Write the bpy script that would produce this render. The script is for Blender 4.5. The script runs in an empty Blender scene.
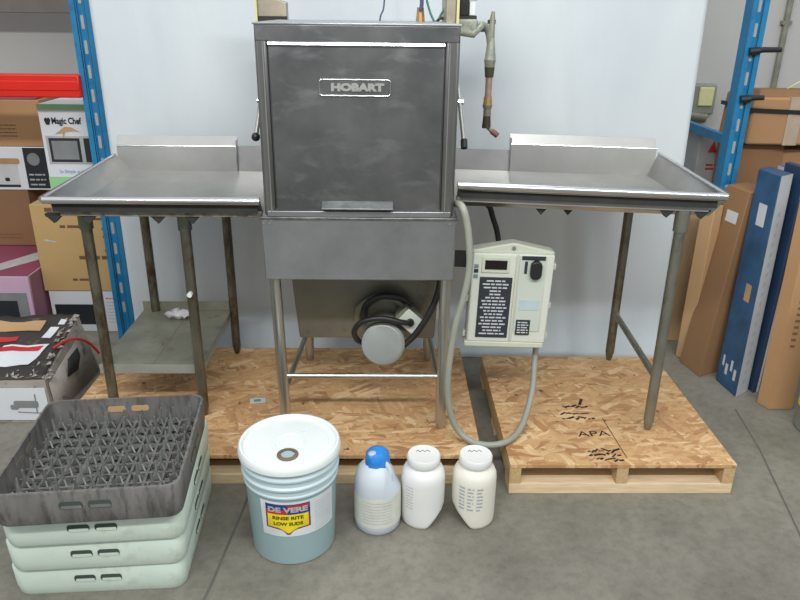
import bpy, bmesh, math, random
from mathutils import Vector, Matrix, noise
random.seed(7)
C = bpy.context.scene.collection
PI = math.pi
R = math.radians

# ---------------------------------------------------------------- materials
MATS = {}
def nodes(name):
    m = bpy.data.materials.new(name); m.use_nodes = True
    nt = m.node_tree; b = nt.nodes['Principled BSDF']
    MATS[name] = m
    return m, nt, b
def coords(nt, scale=(1, 1, 1), kind='Object', rot=(0, 0, 0)):
    tc = nt.nodes.new('ShaderNodeTexCoord'); mp = nt.nodes.new('ShaderNodeMapping')
    mp.inputs['Scale'].default_value = scale; mp.inputs['Rotation'].default_value = rot
    nt.links.new(tc.outputs[kind], mp.inputs['Vector'])
    return mp.outputs['Vector']
def tex_noise(nt, vec, scale, detail=4, rough=.55):
    n = nt.nodes.new('ShaderNodeTexNoise'); n.inputs['Scale'].default_value = scale
    n.inputs['Detail'].default_value = detail; n.inputs['Roughness'].default_value = rough
    nt.links.new(vec, n.inputs['Vector']); return n
def ramp(nt, fac, stops):
    r = nt.nodes.new('ShaderNodeValToRGB'); el = r.color_ramp.elements
    while len(el) < len(stops): el.new(.5)
    for e, (p, c) in zip(el, stops): e.position = p; e.color = (*c, 1)
    nt.links.new(fac, r.inputs['Fac']); return r.outputs['Color']
def mixc(nt, fac, a, b, mode='MIX'):
    m = nt.nodes.new('ShaderNodeMix'); m.data_type = 'RGBA'; m.blend_type = mode
    for sock, v in ((m.inputs[0], fac), (m.inputs[6], a), (m.inputs[7], b)):
        if isinstance(v, (int, float)): sock.default_value = v
        elif isinstance(v, tuple): sock.default_value = (*v, 1)
        else: nt.links.new(v, sock)
    return m.outputs[2]
def bump(nt, b, h, strength=.2, dist=.01):
    n = nt.nodes.new('ShaderNodeBump'); n.inputs['Strength'].default_value = strength
    n.inputs['Distance'].default_value = dist
    nt.links.new(h, n.inputs['Height']); nt.links.new(n.outputs['Normal'], b.inputs['Normal'])
def sr(r, g, b):       # 0-255 display colour to linear
    return tuple(((v/255)/12.92 if v/255 <= .04045 else ((v/255+.055)/1.055)**2.4) for v in (r, g, b))
def mat(name, col, rough=.6, metal=0, var=.12, scale=8, stretch=(1, 1, 1), bmp=0, dark=None, amount=.5, spec=.5, kind='Object'):
    """plain colour, broken up by noise; dark = stain colour showing through above a threshold"""
    m, nt, b = nodes(name)
    v = coords(nt, stretch, kind)
    n = tex_noise(nt, v, scale)
    lo = tuple(max(0, c*(1-var)) for c in col); hi = tuple(min(1, c*(1+var)) for c in col)
    c = ramp(nt, n.outputs['Fac'], [(.3, lo), (.7, hi)])
    if dark:
        n2 = tex_noise(nt, v, scale*1.7, 6, .7)
        f = ramp(nt, n2.outputs['Fac'], [(amount-.05, (0, 0, 0)), (amount+.12, (1, 1, 1))])
        c = mixc(nt, f, c, dark)
    nt.links.new(c, b.inputs['Base Color'])
    b.inputs['Roughness'].default_value = rough; b.inputs['Metallic'].default_value = metal
    b.inputs['Specular IOR Level'].default_value = spec
    if bmp: bump(nt, b, n.outputs['Fac'], bmp, .004)
    return m
def steel(name, col, rough=.3, smear=(1, 1, 1), scale=5, var=.25, rv=.15, dark=None, amount=.6):
    m, nt, b = nodes(name)
    v = coords(nt, smear)
    n = tex_noise(nt, v, scale, 6, .65)
    c = ramp(nt, n.outputs['Fac'], [(.32, tuple(x*(1-var) for x in col)), (.68, tuple(min(1, x*(1+var)) for x in col))])
    if dark:
        n2 = tex_noise(nt, v, scale*2.2, 8, .75)
        f = ramp(nt, n2.outputs['Fac'], [(amount-.06, (0, 0, 0)), (amount+.1, (1, 1, 1))])
        c = mixc(nt, f, c, dark)
    nt.links.new(c, b.inputs['Base Color'])
    b.inputs['Roughness'].default_value = rough+rv/5
    b.inputs['Metallic'].default_value = .95
    return m

M = {}
M['floor'] = None
def make_floor():
    m, nt, b = nodes('concrete')
    v = coords(nt)
    a = tex_noise(nt, v, 1.1, 5, .6); f = tex_noise(nt, v, 26, 8, .75); g = tex_noise(nt, v, 4.5, 6, .65)
    c = ramp(nt, a.outputs['Fac'], [(.3, sr(112, 110, 100)), (.7, sr(141, 138, 127))])
    c2 = ramp(nt, f.outputs['Fac'], [(.32, (.62, .62, .62)), (.55, (1, 1, 1)), (.75, (1.12, 1.12, 1.12))])
    c = mixc(nt, .7, c, c2, 'MULTIPLY')
    c3 = ramp(nt, g.outputs['Fac'], [(.3, (.72, .72, .71)), (.55, (1, 1, 1))])
    c = mixc(nt, .6, c, c3, 'MULTIPLY')
    # scattered dark scuffs
    vo = nt.nodes.new('ShaderNodeTexVoronoi'); vo.inputs['Scale'].default_value = 2.3
    vv = nt.nodes.new('ShaderNodeMixRGB'); vv.blend_type = 'ADD'; vv.inputs[0].default_value = .12
    nt.links.new(v, vv.inputs[1]); nt.links.new(f.outputs['Color'], vv.inputs[2]); nt.links.new(vv.outputs[0], vo.inputs['Vector'])
    s = ramp(nt, vo.outputs['Distance'], [(.03, (1, 1, 1)), (.06, (0, 0, 0))])
    c = mixc(nt, s, c, sr(60, 60, 58))
    nt.links.new(c, b.inputs['Base Color'])
    b.inputs['Roughness'].default_value = .55; b.inputs['Specular IOR Level'].default_value = .35
    bump(nt, b, f.outputs['Fac'], .12, .004)
    return m
M['floor'] = make_floor()
def make_osb():
    m, nt, b = nodes('strand_board')
    v = coords(nt)
    w = tex_noise(nt, v, 14, 1)
    ad = nt.nodes.new('ShaderNodeMixRGB'); ad.blend_type = 'ADD'; ad.inputs[0].default_value = .018
    nt.links.new(v, ad.inputs[1]); nt.links.new(w.outputs['Color'], ad.inputs[2])
    cols = []
    for ang, sc in ((14, (10, 44, 10)), (66, (12, 52, 12)), (-38, (11, 46, 11)), (-4, (16, 70, 16))):
        m0 = nt.nodes.new('ShaderNodeMapping'); m0.inputs['Rotation'].default_value = (0, 0, R(ang)); m0.inputs['Location'].default_value = (ang*.1, 0, .03)
        nt.links.new(ad.outputs[0], m0.inputs['Vector'])
        mp = nt.nodes.new('ShaderNodeMapping'); mp.inputs['Scale'].default_value = sc
        nt.links.new(m0.outputs['Vector'], mp.inputs['Vector'])
        vo = nt.nodes.new('ShaderNodeTexVoronoi'); vo.inputs['Scale'].default_value = 1.0
        nt.links.new(mp.outputs['Vector'], vo.inputs['Vector'])
        sp = nt.nodes.new('ShaderNodeSeparateColor'); nt.links.new(vo.outputs['Color'], sp.inputs[0])
        m1 = nt.nodes.new('ShaderNodeMapping'); m1.inputs['Scale'].default_value = (1, 7, 1); nt.links.new(m0.outputs['Vector'], m1.inputs['Vector'])
        gr = tex_noise(nt, m1.outputs['Vector'], 26, 4, .7)
        base = ramp(nt, sp.outputs[0], [(0, sr(172, 128, 88)), (.3, sr(198, 158, 112)), (.7, sr(208, 171, 124)), (1, sr(226, 197, 154))])
        base = mixc(nt, .8, base, ramp(nt, gr.outputs['Fac'], [(.3, (.74, .70, .66)), (.6, (1.06, 1.06, 1.06))]), 'MULTIPLY')
        cols.append((base, sp.outputs[1]))
    f1 = ramp(nt, cols[1][1], [(.45, (0, 0, 0)), (.5, (1, 1, 1))])
    f2 = ramp(nt, cols[2][1], [(.6, (0, 0, 0)), (.65, (1, 1, 1))])
    c = mixc(nt, f1, cols[0][0], cols[1][0]); c = mixc(nt, f2, c, cols[2][0])
    f3 = ramp(nt, cols[3][1], [(.72, (0, 0, 0)), (.74, (1, 1, 1))]); c = mixc(nt, f3, c, cols[3][0])
    big = tex_noise(nt, v, 3.2, 4)
    c = mixc(nt, .55, c, ramp(nt, big.outputs['Fac'], [(.3, (.78, .72, .66)), (.6, (1.05, 1.03, 1.0))]), 'MULTIPLY')
    kn = tex_noise(nt, v, 22, 3, .6)
    k = ramp(nt, kn.outputs['Fac'], [(.68, (0, 0, 0)), (.73, (1, 1, 1))])
    c = mixc(nt, k, c, sr(92, 62, 38))
    nt.links.new(c, b.inputs['Base Color']); b.inputs['Roughness'].default_value = .75
    bump(nt, b, cols[0][1], .1, .002)
    return m
M['osb'] = make_osb()
M['pine'] = mat('pine_lumber', sr(226, 203, 164), .75, var=.14, scale=6, stretch=(1.5, 14, 14), spec=.25)
M['pine_long'] = mat('pine_lumber_lengthwise', sr(200, 170, 126), .75, var=.16, scale=6, stretch=(14, 1.5, 14), spec=.25)
M['wall'] = mat('painted_wall', sr(196, 197, 194), .8, var=.04, scale=2, spec=.2)
def make_cloth():
    m, nt, b = nodes('white_sheet')
    v = coords(nt, (1, 1, .35))
    n = tex_noise(nt, v, 2.2, 4, .5)
    c = ramp(nt, n.outputs['Fac'], [(.3, sr(203, 213, 218)), (.7, sr(218, 226, 230))])
    nt.links.new(c, b.inputs['Base Color']); b.inputs['Roughness'].default_value = .85; b.inputs['Specular IOR Level'].default_value = .15
    n2 = tex_noise(nt, coords(nt, (1, 1, .5), rot=(0, R(14), 0)), 6, 4, .5)
    bump(nt, b, n2.outputs['Fac'], .3, .02)
    return m
M['cloth'] = make_cloth()
def make_hood_steel():
    m, nt, b = nodes('worn_hood_steel')
    v = coords(nt)
    n = tex_noise(nt, v, 3.2, 5, .6); sw = tex_noise(nt, coords(nt, (1, 1, 2.4), rot=(0, R(-22), 0)), 5.5, 5, .6)
    sw.inputs['Distortion'].default_value = .4
    c = ramp(nt, n.outputs['Fac'], [(.3, (.14, .15, .153)), (.7, (.29, .295, .295))])
    s = ramp(nt, sw.outputs['Fac'], [(.52, (0, 0, 0)), (.78, (.8, .8, .8))])
    c = mixc(nt, s, c, (.42, .43, .435))
    nt.links.new(c, b.inputs['Base Color'])
    b.inputs['Roughness'].default_value = .37
    b.inputs['Metallic'].default_value = .95
    return m
M['hood'] = make_hood_steel()
M['trimsteel'] = steel('hem_highlight_steel', (.8, .8, .85), .22, (1, 1, 1), 4, .03, .03)  # paler than the hood, for the highlight along its fold
M['hood_side'] = steel('hood_corner_steel', (.27, .27, .265), .3, (9, 9, .5), 4, .3)
M['tank'] = steel('tank_steel', (.42, .44, .455), .34, (1, 1, 1), 6, .14)
M['bed'] = steel('table_bed_steel', (.50, .50, .49), .3, (1, 1, 1), 6, .12)
M['rim'] = steel('rolled_rim_steel', (.62, .62, .63), .2, (1, 1, 1), 4, .05, .04)
M['splash'] = steel('splash_steel', (.60, .60, .575), .4, (1, 1, 1), 4, .08)
M['leg'] = steel('polished_leg_steel', (.54, .54, .50), .30, (1, 1, .5), 4, .05, .04)
M['grime'] = mat('grimy_sump_steel', (.23, .228, .19), .42, .6, .14, 5, dark=(.13, .12, .09), amount=.60)
M['oldleg'] = mat('tarnished_leg', (.17, .165, .125), .42, .7, .3, 9, (1, 1, .5), dark=(.10, .065, .035), amount=.52)
M['oldsleeve'] = mat('green_grey_sleeve', (.20, .22, .16), .45, .6, .2, 12)
M['rleg'] = mat('dull_leg_metal', (.25, .25, .21), .4, .75, .25, 9, (1, 1, .5), dark=(.13, .11, .07), amount=.6)
M['channel'] = mat('stained_channel', (.26, .25, .20), .55, .3, .3, 16, dark=(.09, .07, .045), amount=.52)
M['channel2'] = mat('clean_channel', (.36, .36, .35), .5, .3, .1, 8)
M['dark'] = mat('dark_iron_and_shade', (.03, .03, .028), .75, 0, .3, 12)  # dark iron parts, and the painted shade under the table rims
M['shelf'] = mat('grimy_shelf', sr(140, 140, 124), .42, .4, .22, 7, dark=sr(112, 96, 70), amount=.62)
M['shelf_lip'] = mat('shelf_lip_steel', sr(160, 163, 156), .4, .3, .12, 9)
M['rubber'] = mat('black_rubber', (.018, .018, .018), .42, 0, .2, 20)
M['motor'] = mat('motor_paint', sr(134, 136, 118), .5, .1, .18, 10, dark=sr(88, 84, 66), amount=.6)
M['motorcap'] = mat('motor_end_cap', sr(158, 163, 160), .42, .3, .06, 10)
M['conduit'] = mat('grey_conduit', sr(148, 151, 140), .5, 0, .06, 14)
M['boxbody'] = mat('cream_plastic', sr(202, 207, 190), .45, 0, .04, 6)
M['boxpanel'] = mat('pale_panel', sr(212, 217, 205), .4, 0, .03, 6)
M['boxrecess'] = mat('clear_grey_cover', sr(198, 207, 196), .3, 0, .05, 5)
M['faintprint'] = mat('faint_ink', sr(196, 199, 200), .7)
M['black'] = mat('black_plastic', (.016, .017, .018), .35, 0, .15, 20)
M['label'] = mat('black_label', (.028, .033, .042), .5, 0, .1, 20)
M['white'] = mat('white_plastic', sr(226, 231, 230), .4, 0, .03, 8)
M['whiteprint'] = mat('white_ink', sr(200, 206, 210), .6, 0, .02, 8)
M['greyprint'] = mat('grey_ink', sr(172, 176, 180), .7, 0, .05, 8)
M['blackprint'] = mat('black_ink', sr(34, 34, 34), .7, 0, .05, 8)
M['brownprint'] = mat('brown_ink', sr(112, 84, 56), .8, 0, .05, 8)
M['display'] = mat('dark_display', (.012, .006, .008), .15, 0, .1, 8)
M['bluetab'] = mat('blue_grey_tab', sr(120, 140, 150), .5)
M['yellowtrim'] = mat('yellowed_edge', sr(214, 214, 160), .6)
M['tancol'] = steel('aged_guide_steel', (.40, .36, .28), .45, (1, 1, 1), 8, .2)
M['brass'] = mat('aged_brass', sr(158, 164, 152), .5, .3, .25, 30, dark=sr(104, 118, 110), amount=.58)
M['pipegrey'] = mat('grey_pipe', sr(142, 142, 128), .5, .3, .2, 20)
M['darkpipe'] = mat('blackened_pipe', sr(66, 64, 52), .6, .2, .35, 25)
M['copper'] = mat('copper_pipe', sr(172, 148, 134), .45, .4, .18, 30)
M['orangefit'] = mat('orange_brass', sr(186, 150, 100), .45, .5, .15, 30)
M['redtip'] = mat('red_brown_tip', sr(128, 84, 78), .5, .2, .15, 30)
M['teal'] = mat('teal_green_wire', sr(80, 140, 130), .5)
M['purple'] = mat('purple_wire', sr(86, 84, 120), .5)
M['blue'] = mat('blue_rack_paint', sr(34, 124, 172), .42, .0, .1, 6, dark=sr(26, 92, 138), amount=.58)
M['slot'] = mat('slot_seen_through', sr(176, 178, 172), .8)
M['beam'] = mat('red_beam_paint', sr(214, 36, 22), .38, 0, .07, 5)
M['deck'] = mat('grey_shelf_board', sr(118, 112, 106), .8)
M['card'] = mat('cardboard', sr(176, 138, 100), .85, 0, .07, 3, spec=.15)
M['card2'] = mat('golden_cardboard', sr(194, 162, 112), .85, 0, .06, 3, spec=.15)
M['card3'] = mat('brown_cardboard', sr(150, 116, 84), .85, 0, .07, 3, spec=.15)
M['card4'] = mat('pale_cardboard', sr(190, 156, 116), .85, 0, .06, 3, spec=.15)
M['card_dark'] = mat('cardboard_dim', sr(140, 108, 80), .85, 0, .07, 3, spec=.15)
M['boxwhite'] = mat('white_carton', sr(218, 222, 226), .6, 0, .03, 5)
M['green'] = mat('pale_green_print', sr(150, 204, 150), .6, 0, .08, 5)
M['pink'] = mat('pink_carton', sr(206, 172, 196), .6, 0, .05, 5)
M['maroon'] = mat('maroon_carton', sr(142, 70, 92), .55, 0, .1, 5)
M['picgrey'] = mat('picture_grey', sr(130, 134, 134), .5, 0, .12, 12)
M['picdark'] = mat('picture_dark', sr(36, 40, 46), .5, 0, .2, 12)
M['tape'] = mat('clear_tape', sr(196, 194, 196), .25, 0, .12, 30)
M['red'] = mat('red_print', sr(186, 44, 46), .6, 0, .06, 10)
M['blueprint'] = mat('blue_print', sr(38, 62, 92), .45, 0, .14, 6)
M['bluecarton'] = mat('blue_carton', sr(46, 84, 120), .42, 0, .3, 9)
M['cyanprint'] = mat('pale_blue_print', sr(120, 164, 200), .5, 0, .1, 20)
M['battered'] = mat('battered_black_print', sr(56, 52, 50), .55, 0, .35, 6, dark=sr(128, 112, 92), amount=.62)
M['torn'] = mat('torn_grey_card', sr(166, 160, 152), .85, 0, .12, 8, dark=sr(90, 86, 82), amount=.6)
M['rack_dark'] = mat('grimy_charcoal_plastic', sr(106, 105, 102), .6, 0, .25, 9, (3, 3, .7), dark=sr(72, 70, 66), amount=.54)
M['peg'] = mat('grey_peg_plastic', sr(112, 115, 112), .5, 0, .25, 30)
M['mint'] = mat('pale_mint_plastic', sr(206, 222, 209), .5, 0, .05, 6, dark=sr(184, 196, 180), amount=.6)
M['bucket'] = mat('teal_pail_plastic', sr(150, 175, 178), .32, 0, .06, 4)
M['pailring'] = mat('pale_pail_plastic', sr(192, 212, 216), .35, 0, .03, 4)
M['lid'] = mat('white_lid_plastic', sr(222, 230, 228), .35, 0, .03, 6)
M['spout_ring'] = mat('grey_brown_ring', sr(108, 100, 88), .45)
M['spout'] = mat('pale_blue_cap', sr(166, 182, 186), .35)
M['yellow'] = mat('yellow_print', sr(240, 222, 40), .5, 0, .04, 10)
M['navy'] = mat('navy_print', sr(34, 54, 130), .5, 0, .05, 10)
M['bluecap'] = mat('bright_blue_wrap', sr(44, 132, 214), .35, 0, .18, 30, bmp=.6)
M['paper'] = mat('crumpled_paper_label', sr(214, 216, 206), .7, 0, .06, 30, bmp=.4)
M['cream'] = mat('creamy_jar_plastic', sr(226, 225, 212), .4, 0, .02, 6)
M['jar'] = mat('white_jar_plastic', sr(226, 228, 225), .4, 0, .02, 6)
M['olive'] = mat('grey_green_drum', sr(140, 146, 132), .5, 0, .1, 6)
M['stencil'] = mat('black_stencil_ink', sr(44, 34, 28), .8, 0, .2, 40)
def make_jug():
    m, nt, b = nodes('translucent_jug_plastic')
    b.inputs['Base Color'].default_value = (*sr(214, 224, 232), 1); b.inputs['Roughness'].default_value = .3
    b.inputs['Transmission Weight'].default_value = .15; b.inputs['IOR'].default_value = 1.2
    return m
M['jug'] = make_jug()

# ---------------------------------------------------------------- mesh helpers
class MB:
    def __init__(s): s.bm = bmesh.new()
    def add(s, verts, faces):
        vs = [s.bm.verts.new(v) for v in verts]
        for f in faces:
            try: s.bm.faces.new([vs[i] for i in f])
            except ValueError: pass
        return vs
    def box(s, x0, x1, y0, y1, z0, z1):
        return s.hexa([(x0, y0), (x1, y0), (x1, y1), (x0, y1)], [(x0, y0), (x1, y0), (x1, y1), (x0, y1)], z0, z1)
    def hexa(s, b, t, z0, z1):
        s.add([(x, y, z0) for x, y in b]+[(x, y, z1) for x, y in t],
              [(3, 2, 1, 0), (4, 5, 6, 7), (0, 1, 5, 4), (1, 2, 6, 5), (2, 3, 7, 6), (3, 0, 4, 7)]); return s
    def pts8(s, p):
        s.add(p, [(3, 2, 1, 0), (4, 5, 6, 7), (0, 1, 5, 4), (1, 2, 6, 5), (2, 3, 7, 6), (3, 0, 4, 7)]); return s
    def prism(s, poly, axis, a0, a1):
        """polygon extruded along axis; poly gives the two other coordinates in order"""
        n = len(poly)
        def P(u, v, a):
            return {'x': (a, u, v), 'y': (u, a, v), 'z': (u, v, a)}[axis]
        s.add([P(u, v, a0) for u, v in poly]+[P(u, v, a1) for u, v in poly],
              [tuple(range(n))[::-1], tuple(range(n, 2*n))]+[(i, (i+1) % n, n+(i+1) % n, n+i) for i in range(n)]); return s
    def tube(s, pts, r, seg=12, cap=True):
        pts = [Vector(p) for p in pts]
        rs = r if isinstance(r, (list, tuple)) else [r]*len(pts)
        rings = []; up = None
        for i, p in enumerate(pts):
            t = (pts[min(i+1, len(pts)-1)]-pts[max(i-1, 0)]).normalized()
            if up is None:
                up = Vector((0, 0, 1)) if abs(t.z) < .9 else Vector((0, 1, 0))
            a = t.cross(up).normalized(); up = a.cross(t).normalized()
            rings.append([s.bm.verts.new(p+(a*math.cos(2*PI*k/seg)+up*math.sin(2*PI*k/seg))*rs[i]) for k in range(seg)])
        for A, B in zip(rings, rings[1:]):
            for k in range(seg): s.bm.faces.new((A[k], A[(k+1) % seg], B[(k+1) % seg], B[k]))
        if cap: s.bm.faces.new(rings[0][::-1]); s.bm.faces.new(rings[-1])
        return s
    def lathe(s, prof, c=(0, 0, 0), seg=40):
        rings = []
        for r, z in prof:
            if r < 1e-5: rings.append([s.bm.verts.new((c[0], c[1], c[2]+z))])
            else: rings.append([s.bm.verts.new((c[0]+r*math.cos(2*PI*k/seg), c[1]+r*math.sin(2*PI*k/seg), c[2]+z)) for k in range(seg)])
        for A, B in zip(rings, rings[1:]):
            for k in range(seg):
                k2 = (k+1) % seg
                if len(A) == 1 and len(B) == 1: continue
                if len(A) == 1: s.bm.faces.new((A[0], B[k], B[k2]))
                elif len(B) == 1: s.bm.faces.new((A[k], A[k2], B[0]))
                else: s.bm.faces.new((A[k], A[k2], B[k2], B[k]))
        return s
    def sphere(s, c, r, sc=(1, 1, 1)):
        bmesh.ops.create_uvsphere(s.bm, u_segments=20, v_segments=12, radius=r,
                                  matrix=Matrix.Translation(c) @ Matrix.Diagonal((*sc, 1))); return s
    def move(s, f):
        for v in s.bm.verts: v.co = Vector(f(v.co))
        return s
    def xf(s, m): bmesh.ops.transform(s.bm, matrix=m, verts=s.bm.verts); return s
    def build(s, name, m, parent=None, bevel=0, seg=2, angle=35, loc=None, solid=0):
        bmesh.ops.recalc_face_normals(s.bm, faces=s.bm.faces)
        me = bpy.data.meshes.new(name); s.bm.to_mesh(me); s.bm.free()
        for p in me.polygons: p.use_smooth = True
        me.set_sharp_from_angle(angle=R(angle))
        me.materials.append(m if not isinstance(m, str) else M[m])
        o = bpy.data.objects.new(name, me); C.objects.link(o)
        if parent: o.parent = parent
        if loc: o.location = loc
        if solid:
            md = o.modifiers.new('Solidify', 'SOLIDIFY'); md.thickness = solid; md.offset = 0
        if bevel:
            md = o.modifiers.new('Bevel', 'BEVEL'); md.width = bevel; md.segments = seg; md.limit_method = 'ANGLE'
            md.angle_limit = R(30)
        return o
def smooth_path(pts, n=8):
    P = [Vector(p) for p in pts]; P = [P[0]*2-P[1]]+P+[P[-1]*2-P[-2]]; out = []
    for i in range(1, len(P)-2):
        a, b, c, d = P[i-1:i+3]
        for k in range(n):
            t = k/n
            out.append(.5*((2*b)+(c-a)*t+(2*a-5*b+4*c-d)*t*t+(3*b-a-3*c+d)*t**3))
    out.append(P[-2]); return out
def box(name, m, parent, x0, x1, y0, y1, z0, z1, bevel=0, seg=2):
    return MB().box(x0, x1, y0, y1, z0, z1).build(name, m, parent, bevel, seg)
def tag(o, label, cat, group=None):
    o['label'] = label; o['category'] = cat
    if group: o['group'] = group
    return o
def thing(name, label, cat, loc=(0, 0, 0), rot=(0, 0, 0), group=None):
    o = bpy.data.objects.new(name, None); C.objects.link(o)
    o.location = loc; o.rotation_euler = rot; o.empty_display_size = .05
    return tag(o, label, cat, group)
def struct(o): o['kind'] = 'structure'; return o
def text_data(s, size, extrude=.0004, bold=0, sx=1):
    cu = bpy.data.curves.new('lettering', 'FONT'); cu.body = s; cu.size = size; cu.extrude = extrude; cu.offset = bold
    cu.align_x = 'CENTER'; cu.align_y = 'CENTER'; cu.resolution_u = 3
    o = bpy.data.objects.new('lettering', cu); C.objects.link(o)
    dg = bpy.context.evaluated_depsgraph_get(); me = bpy.data.meshes.new_from_object(o.evaluated_get(dg))
    bpy.data.objects.remove(o)
    for v in me.vertices: v.co.x *= sx
    return me
def text(s, size, m, parent, loc, rot=(PI/2, 0, 0), name='lettering', bold=0, sx=1, fn=None, extrude=.0004, width=0):
    me = text_data(s, size, extrude, bold, sx)
    if width:
        k = width/(max(v.co.x for v in me.vertices)-min(v.co.x for v in me.vertices))
        for v in me.vertices: v.co.x *= k
    mx = Matrix.LocRotScale(Vector(loc), __import__('mathutils').Euler(rot), None)
    for v in me.vertices:
        v.co = mx @ v.co
        if fn: v.co = Vector(fn(v.co))
    me.materials.clear(); me.materials.append(M[m])
    o = bpy.data.objects.new(name, me); C.objects.link(o); o.parent = parent
    return o
def bars(rows, m, parent, fn, name='printed_text'):
    """blurred lines of print too small to read: rows of (u0,u1,v,h); fn maps (u,v) to a point"""
    b = MB(); rnd = random.Random(len(rows)+3)
    for u0, u1, v, h in rows:
        u = u0; d = 1 if u1 > u0 else -1
        while u < u1-h*.5:
            w = min(rnd.uniform(1.5, 5)*h, u1-u)
            n = max(1, int(w/.01))
            for k in range(n):
                a, c = u+w*k/n, u+w*(k+1)/n
                b.add([fn(a, v), fn(c, v), fn(c, v+h), fn(a, v+h)], [(0, 1, 2, 3)])
            u += w+h*.7
    return b.build(name, m, parent)
def face_bars(rows, m, parent, x0, y, z0, name='printed_text'):
    return bars(rows, m, parent, lambda u, v: (x0+u, y-.0008, z0+v), name)

# ---------------------------------------------------------------- setting
f = MB().box(-5, 5, -3, 4.25, -.06, 0).build('floor', 'floor'); struct(f)
w = box('wall_back', 'wall', None, -5, 5, 4.25, 4.4, 0, 3.6); struct(w)
def crack(pts, wd=.0045):
    b = MB()
    for (x0, y0), (x1, y1) in zip(pts, pts[1:]):
        d = Vector((x1-x0, y1-y0)).normalized(); n = Vector((-d.y, d.x))*wd
        b.add([(x0-n.x, y0-n.y, .0006), (x1-n.x, y1-n.y, .0006), (x1+n.x, y1+n.y, .0006), (x0+n.x, y0+n.y, .0006)], [(0, 1, 2, 3)])
    return b.build('trim_1', M['joint'])
M['joint'] = mat('floor_joint', sr(92, 91, 86), .8)
b = crack([(-.53, 1.45), (-.505, 1.60), (-.49, 1.78), (-.475, 1.95), (-.455, 2.35), (-.44, 3.0)]); struct(b)
b = crack([(1.27, 1.45), (1.335, 1.82), (1.395, 2.1), (1.438, 2.30), (1.48, 2.6)], .0035); b.name = 'trim_2'; struct(b)
# conduit and electrical box on the wall
t = thing('wall_conduit', 'grey vertical conduit pipe running up the wall behind the right blue upright', 'pipe', (2.225, 4.235, 0))
MB().tube([(0, 0, 0), (0, 0, 3.2)], .016, 10).build('pipe', 'pipegrey', t)
for z in (.5, 1.5, 2.5): box('pipe_strap', 'pipegrey', t, -.028, .028, -.012, .014, z, z+.02)
t = thing('electrical_box', 'small grey and cream electrical box mounted on the wall beside the white sheet', 'electrical box', (1.775, 4.25, 1.08))
MB().box(-.085, .105, -.07, 0, -.07, .10).build('housing', 'olive', t, .012)
MB().box(.0, .085, -.082, -.07, -.02, .085).build('cover', 'yellowtrim', t, .01)
MB().tube([(-.05, -.04, -.07), (.07, -.04, -.085)], .035, 12).build('fitting', 'pipegrey', t)
MB().tube([(-.085, -.04, .02), (-.16, -.04, .02)], .025, 10).build('side_pipe', 'pipegrey', t)

# ---------------------------------------------------------------- white sheet
def sheet():
    b = MB(); nx, nz = 150, 80; x0, x1 = -1.20, 1.315
    vs = []
    for j in range(nz+1):
        z = .004+j/nz*2.3
        for i in range(nx+1):
            x = x0+(x1-x0)*i/nx
            xx = x-(.026*z/1.6*(x/1.3) if x > 0 else 0)
            y = 3.115+.012*math.sin(3.1*x+.6*z)+.010*math.sin(9*(x+.25*z)+1)*math.exp(-((x-.95)/.3)**2)
            y += .010*math.exp(-((x+.09*z-1.02)/.05)**2)+.006*noise.noise(Vector((x*2.5, z*.9, 0)))
            y -= .016*(1/(1+math.exp(-(x-.042)/.004)))-.008     # overlap of the two widths
            for fx, k_, w_, a_ in ((.78, -.10, .035, .010), (.60, .05, .05, .008), (-.55, .06, .05, .006), (-.95, -.05, .04, .006), (.42, .02, .03, .005)):
                y += a_*math.exp(-((x-fx-k_*(z-1))/w_)**2)
            y -= .05*max(0, 1-z/.18)**2
            vs.append((xx, y, z))
    b.add(vs, [(j*(nx+1)+i, j*(nx+1)+i+1, (j+1)*(nx+1)+i+1, (j+1)*(nx+1)+i) for j in range(nz) for i in range(nx)])
    o = b.build('backdrop_sheet', 'cloth', angle=180, solid=.0015)
    tag(o, 'large white fabric sheet hanging behind the dishwasher and tables as a backdrop', 'backdrop')
sheet()

# ---------------------------------------------------------------- pallets
def pallet(x0, x1, y0, y1, label, stringers):
    t = thing('pallet', label, 'pallet', (x0, y0, 0), group='strand board topped pallets')
    W, D = x1-x0, y1-y0
    box('deck', 'osb', t, 0, W, 0, D, .105, .12, .001)
    for s in stringers:
        xx = s*(W-.04)
        box('stringer', 'pine_long', t, xx, xx+.04, .002, D-.002, .04, .105, .0015)
    for yy in (0, D/2-.045, D-.09):
        box('bottom_board', 'pine', t, .001, W-.001, yy+.001, yy+.09, 0, .04, .0015)
    return t
lp = pallet(-1.2, .335, 2.085, 2.93, 'wide strand board pallet under the dishwasher and left table', (0, .33, .66, 1))
rp = pallet(.425, 1.205, 2.03, 2.85, 'square strand board pallet under the right table legs, with black stencil marks', (0, .5, 1))
t = lp
m = MB().box(-.03, .03, -.02, .02, .12, .1206).xf(Matrix.Translation((.695, .37, 0)) @ Matrix.Rotation(R(10), 4, 'Z')).build('paper_label', 'whiteprint', t)
m['label'] = 'small white printed label'
MB().box(-.015, .012, -.008, .010, .1206, .1209).xf(Matrix.Translation((.695, .37, 0)) @ Matrix.Rotation(R(10), 4, 'Z')).build('label_print', 'picgrey', m)
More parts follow.
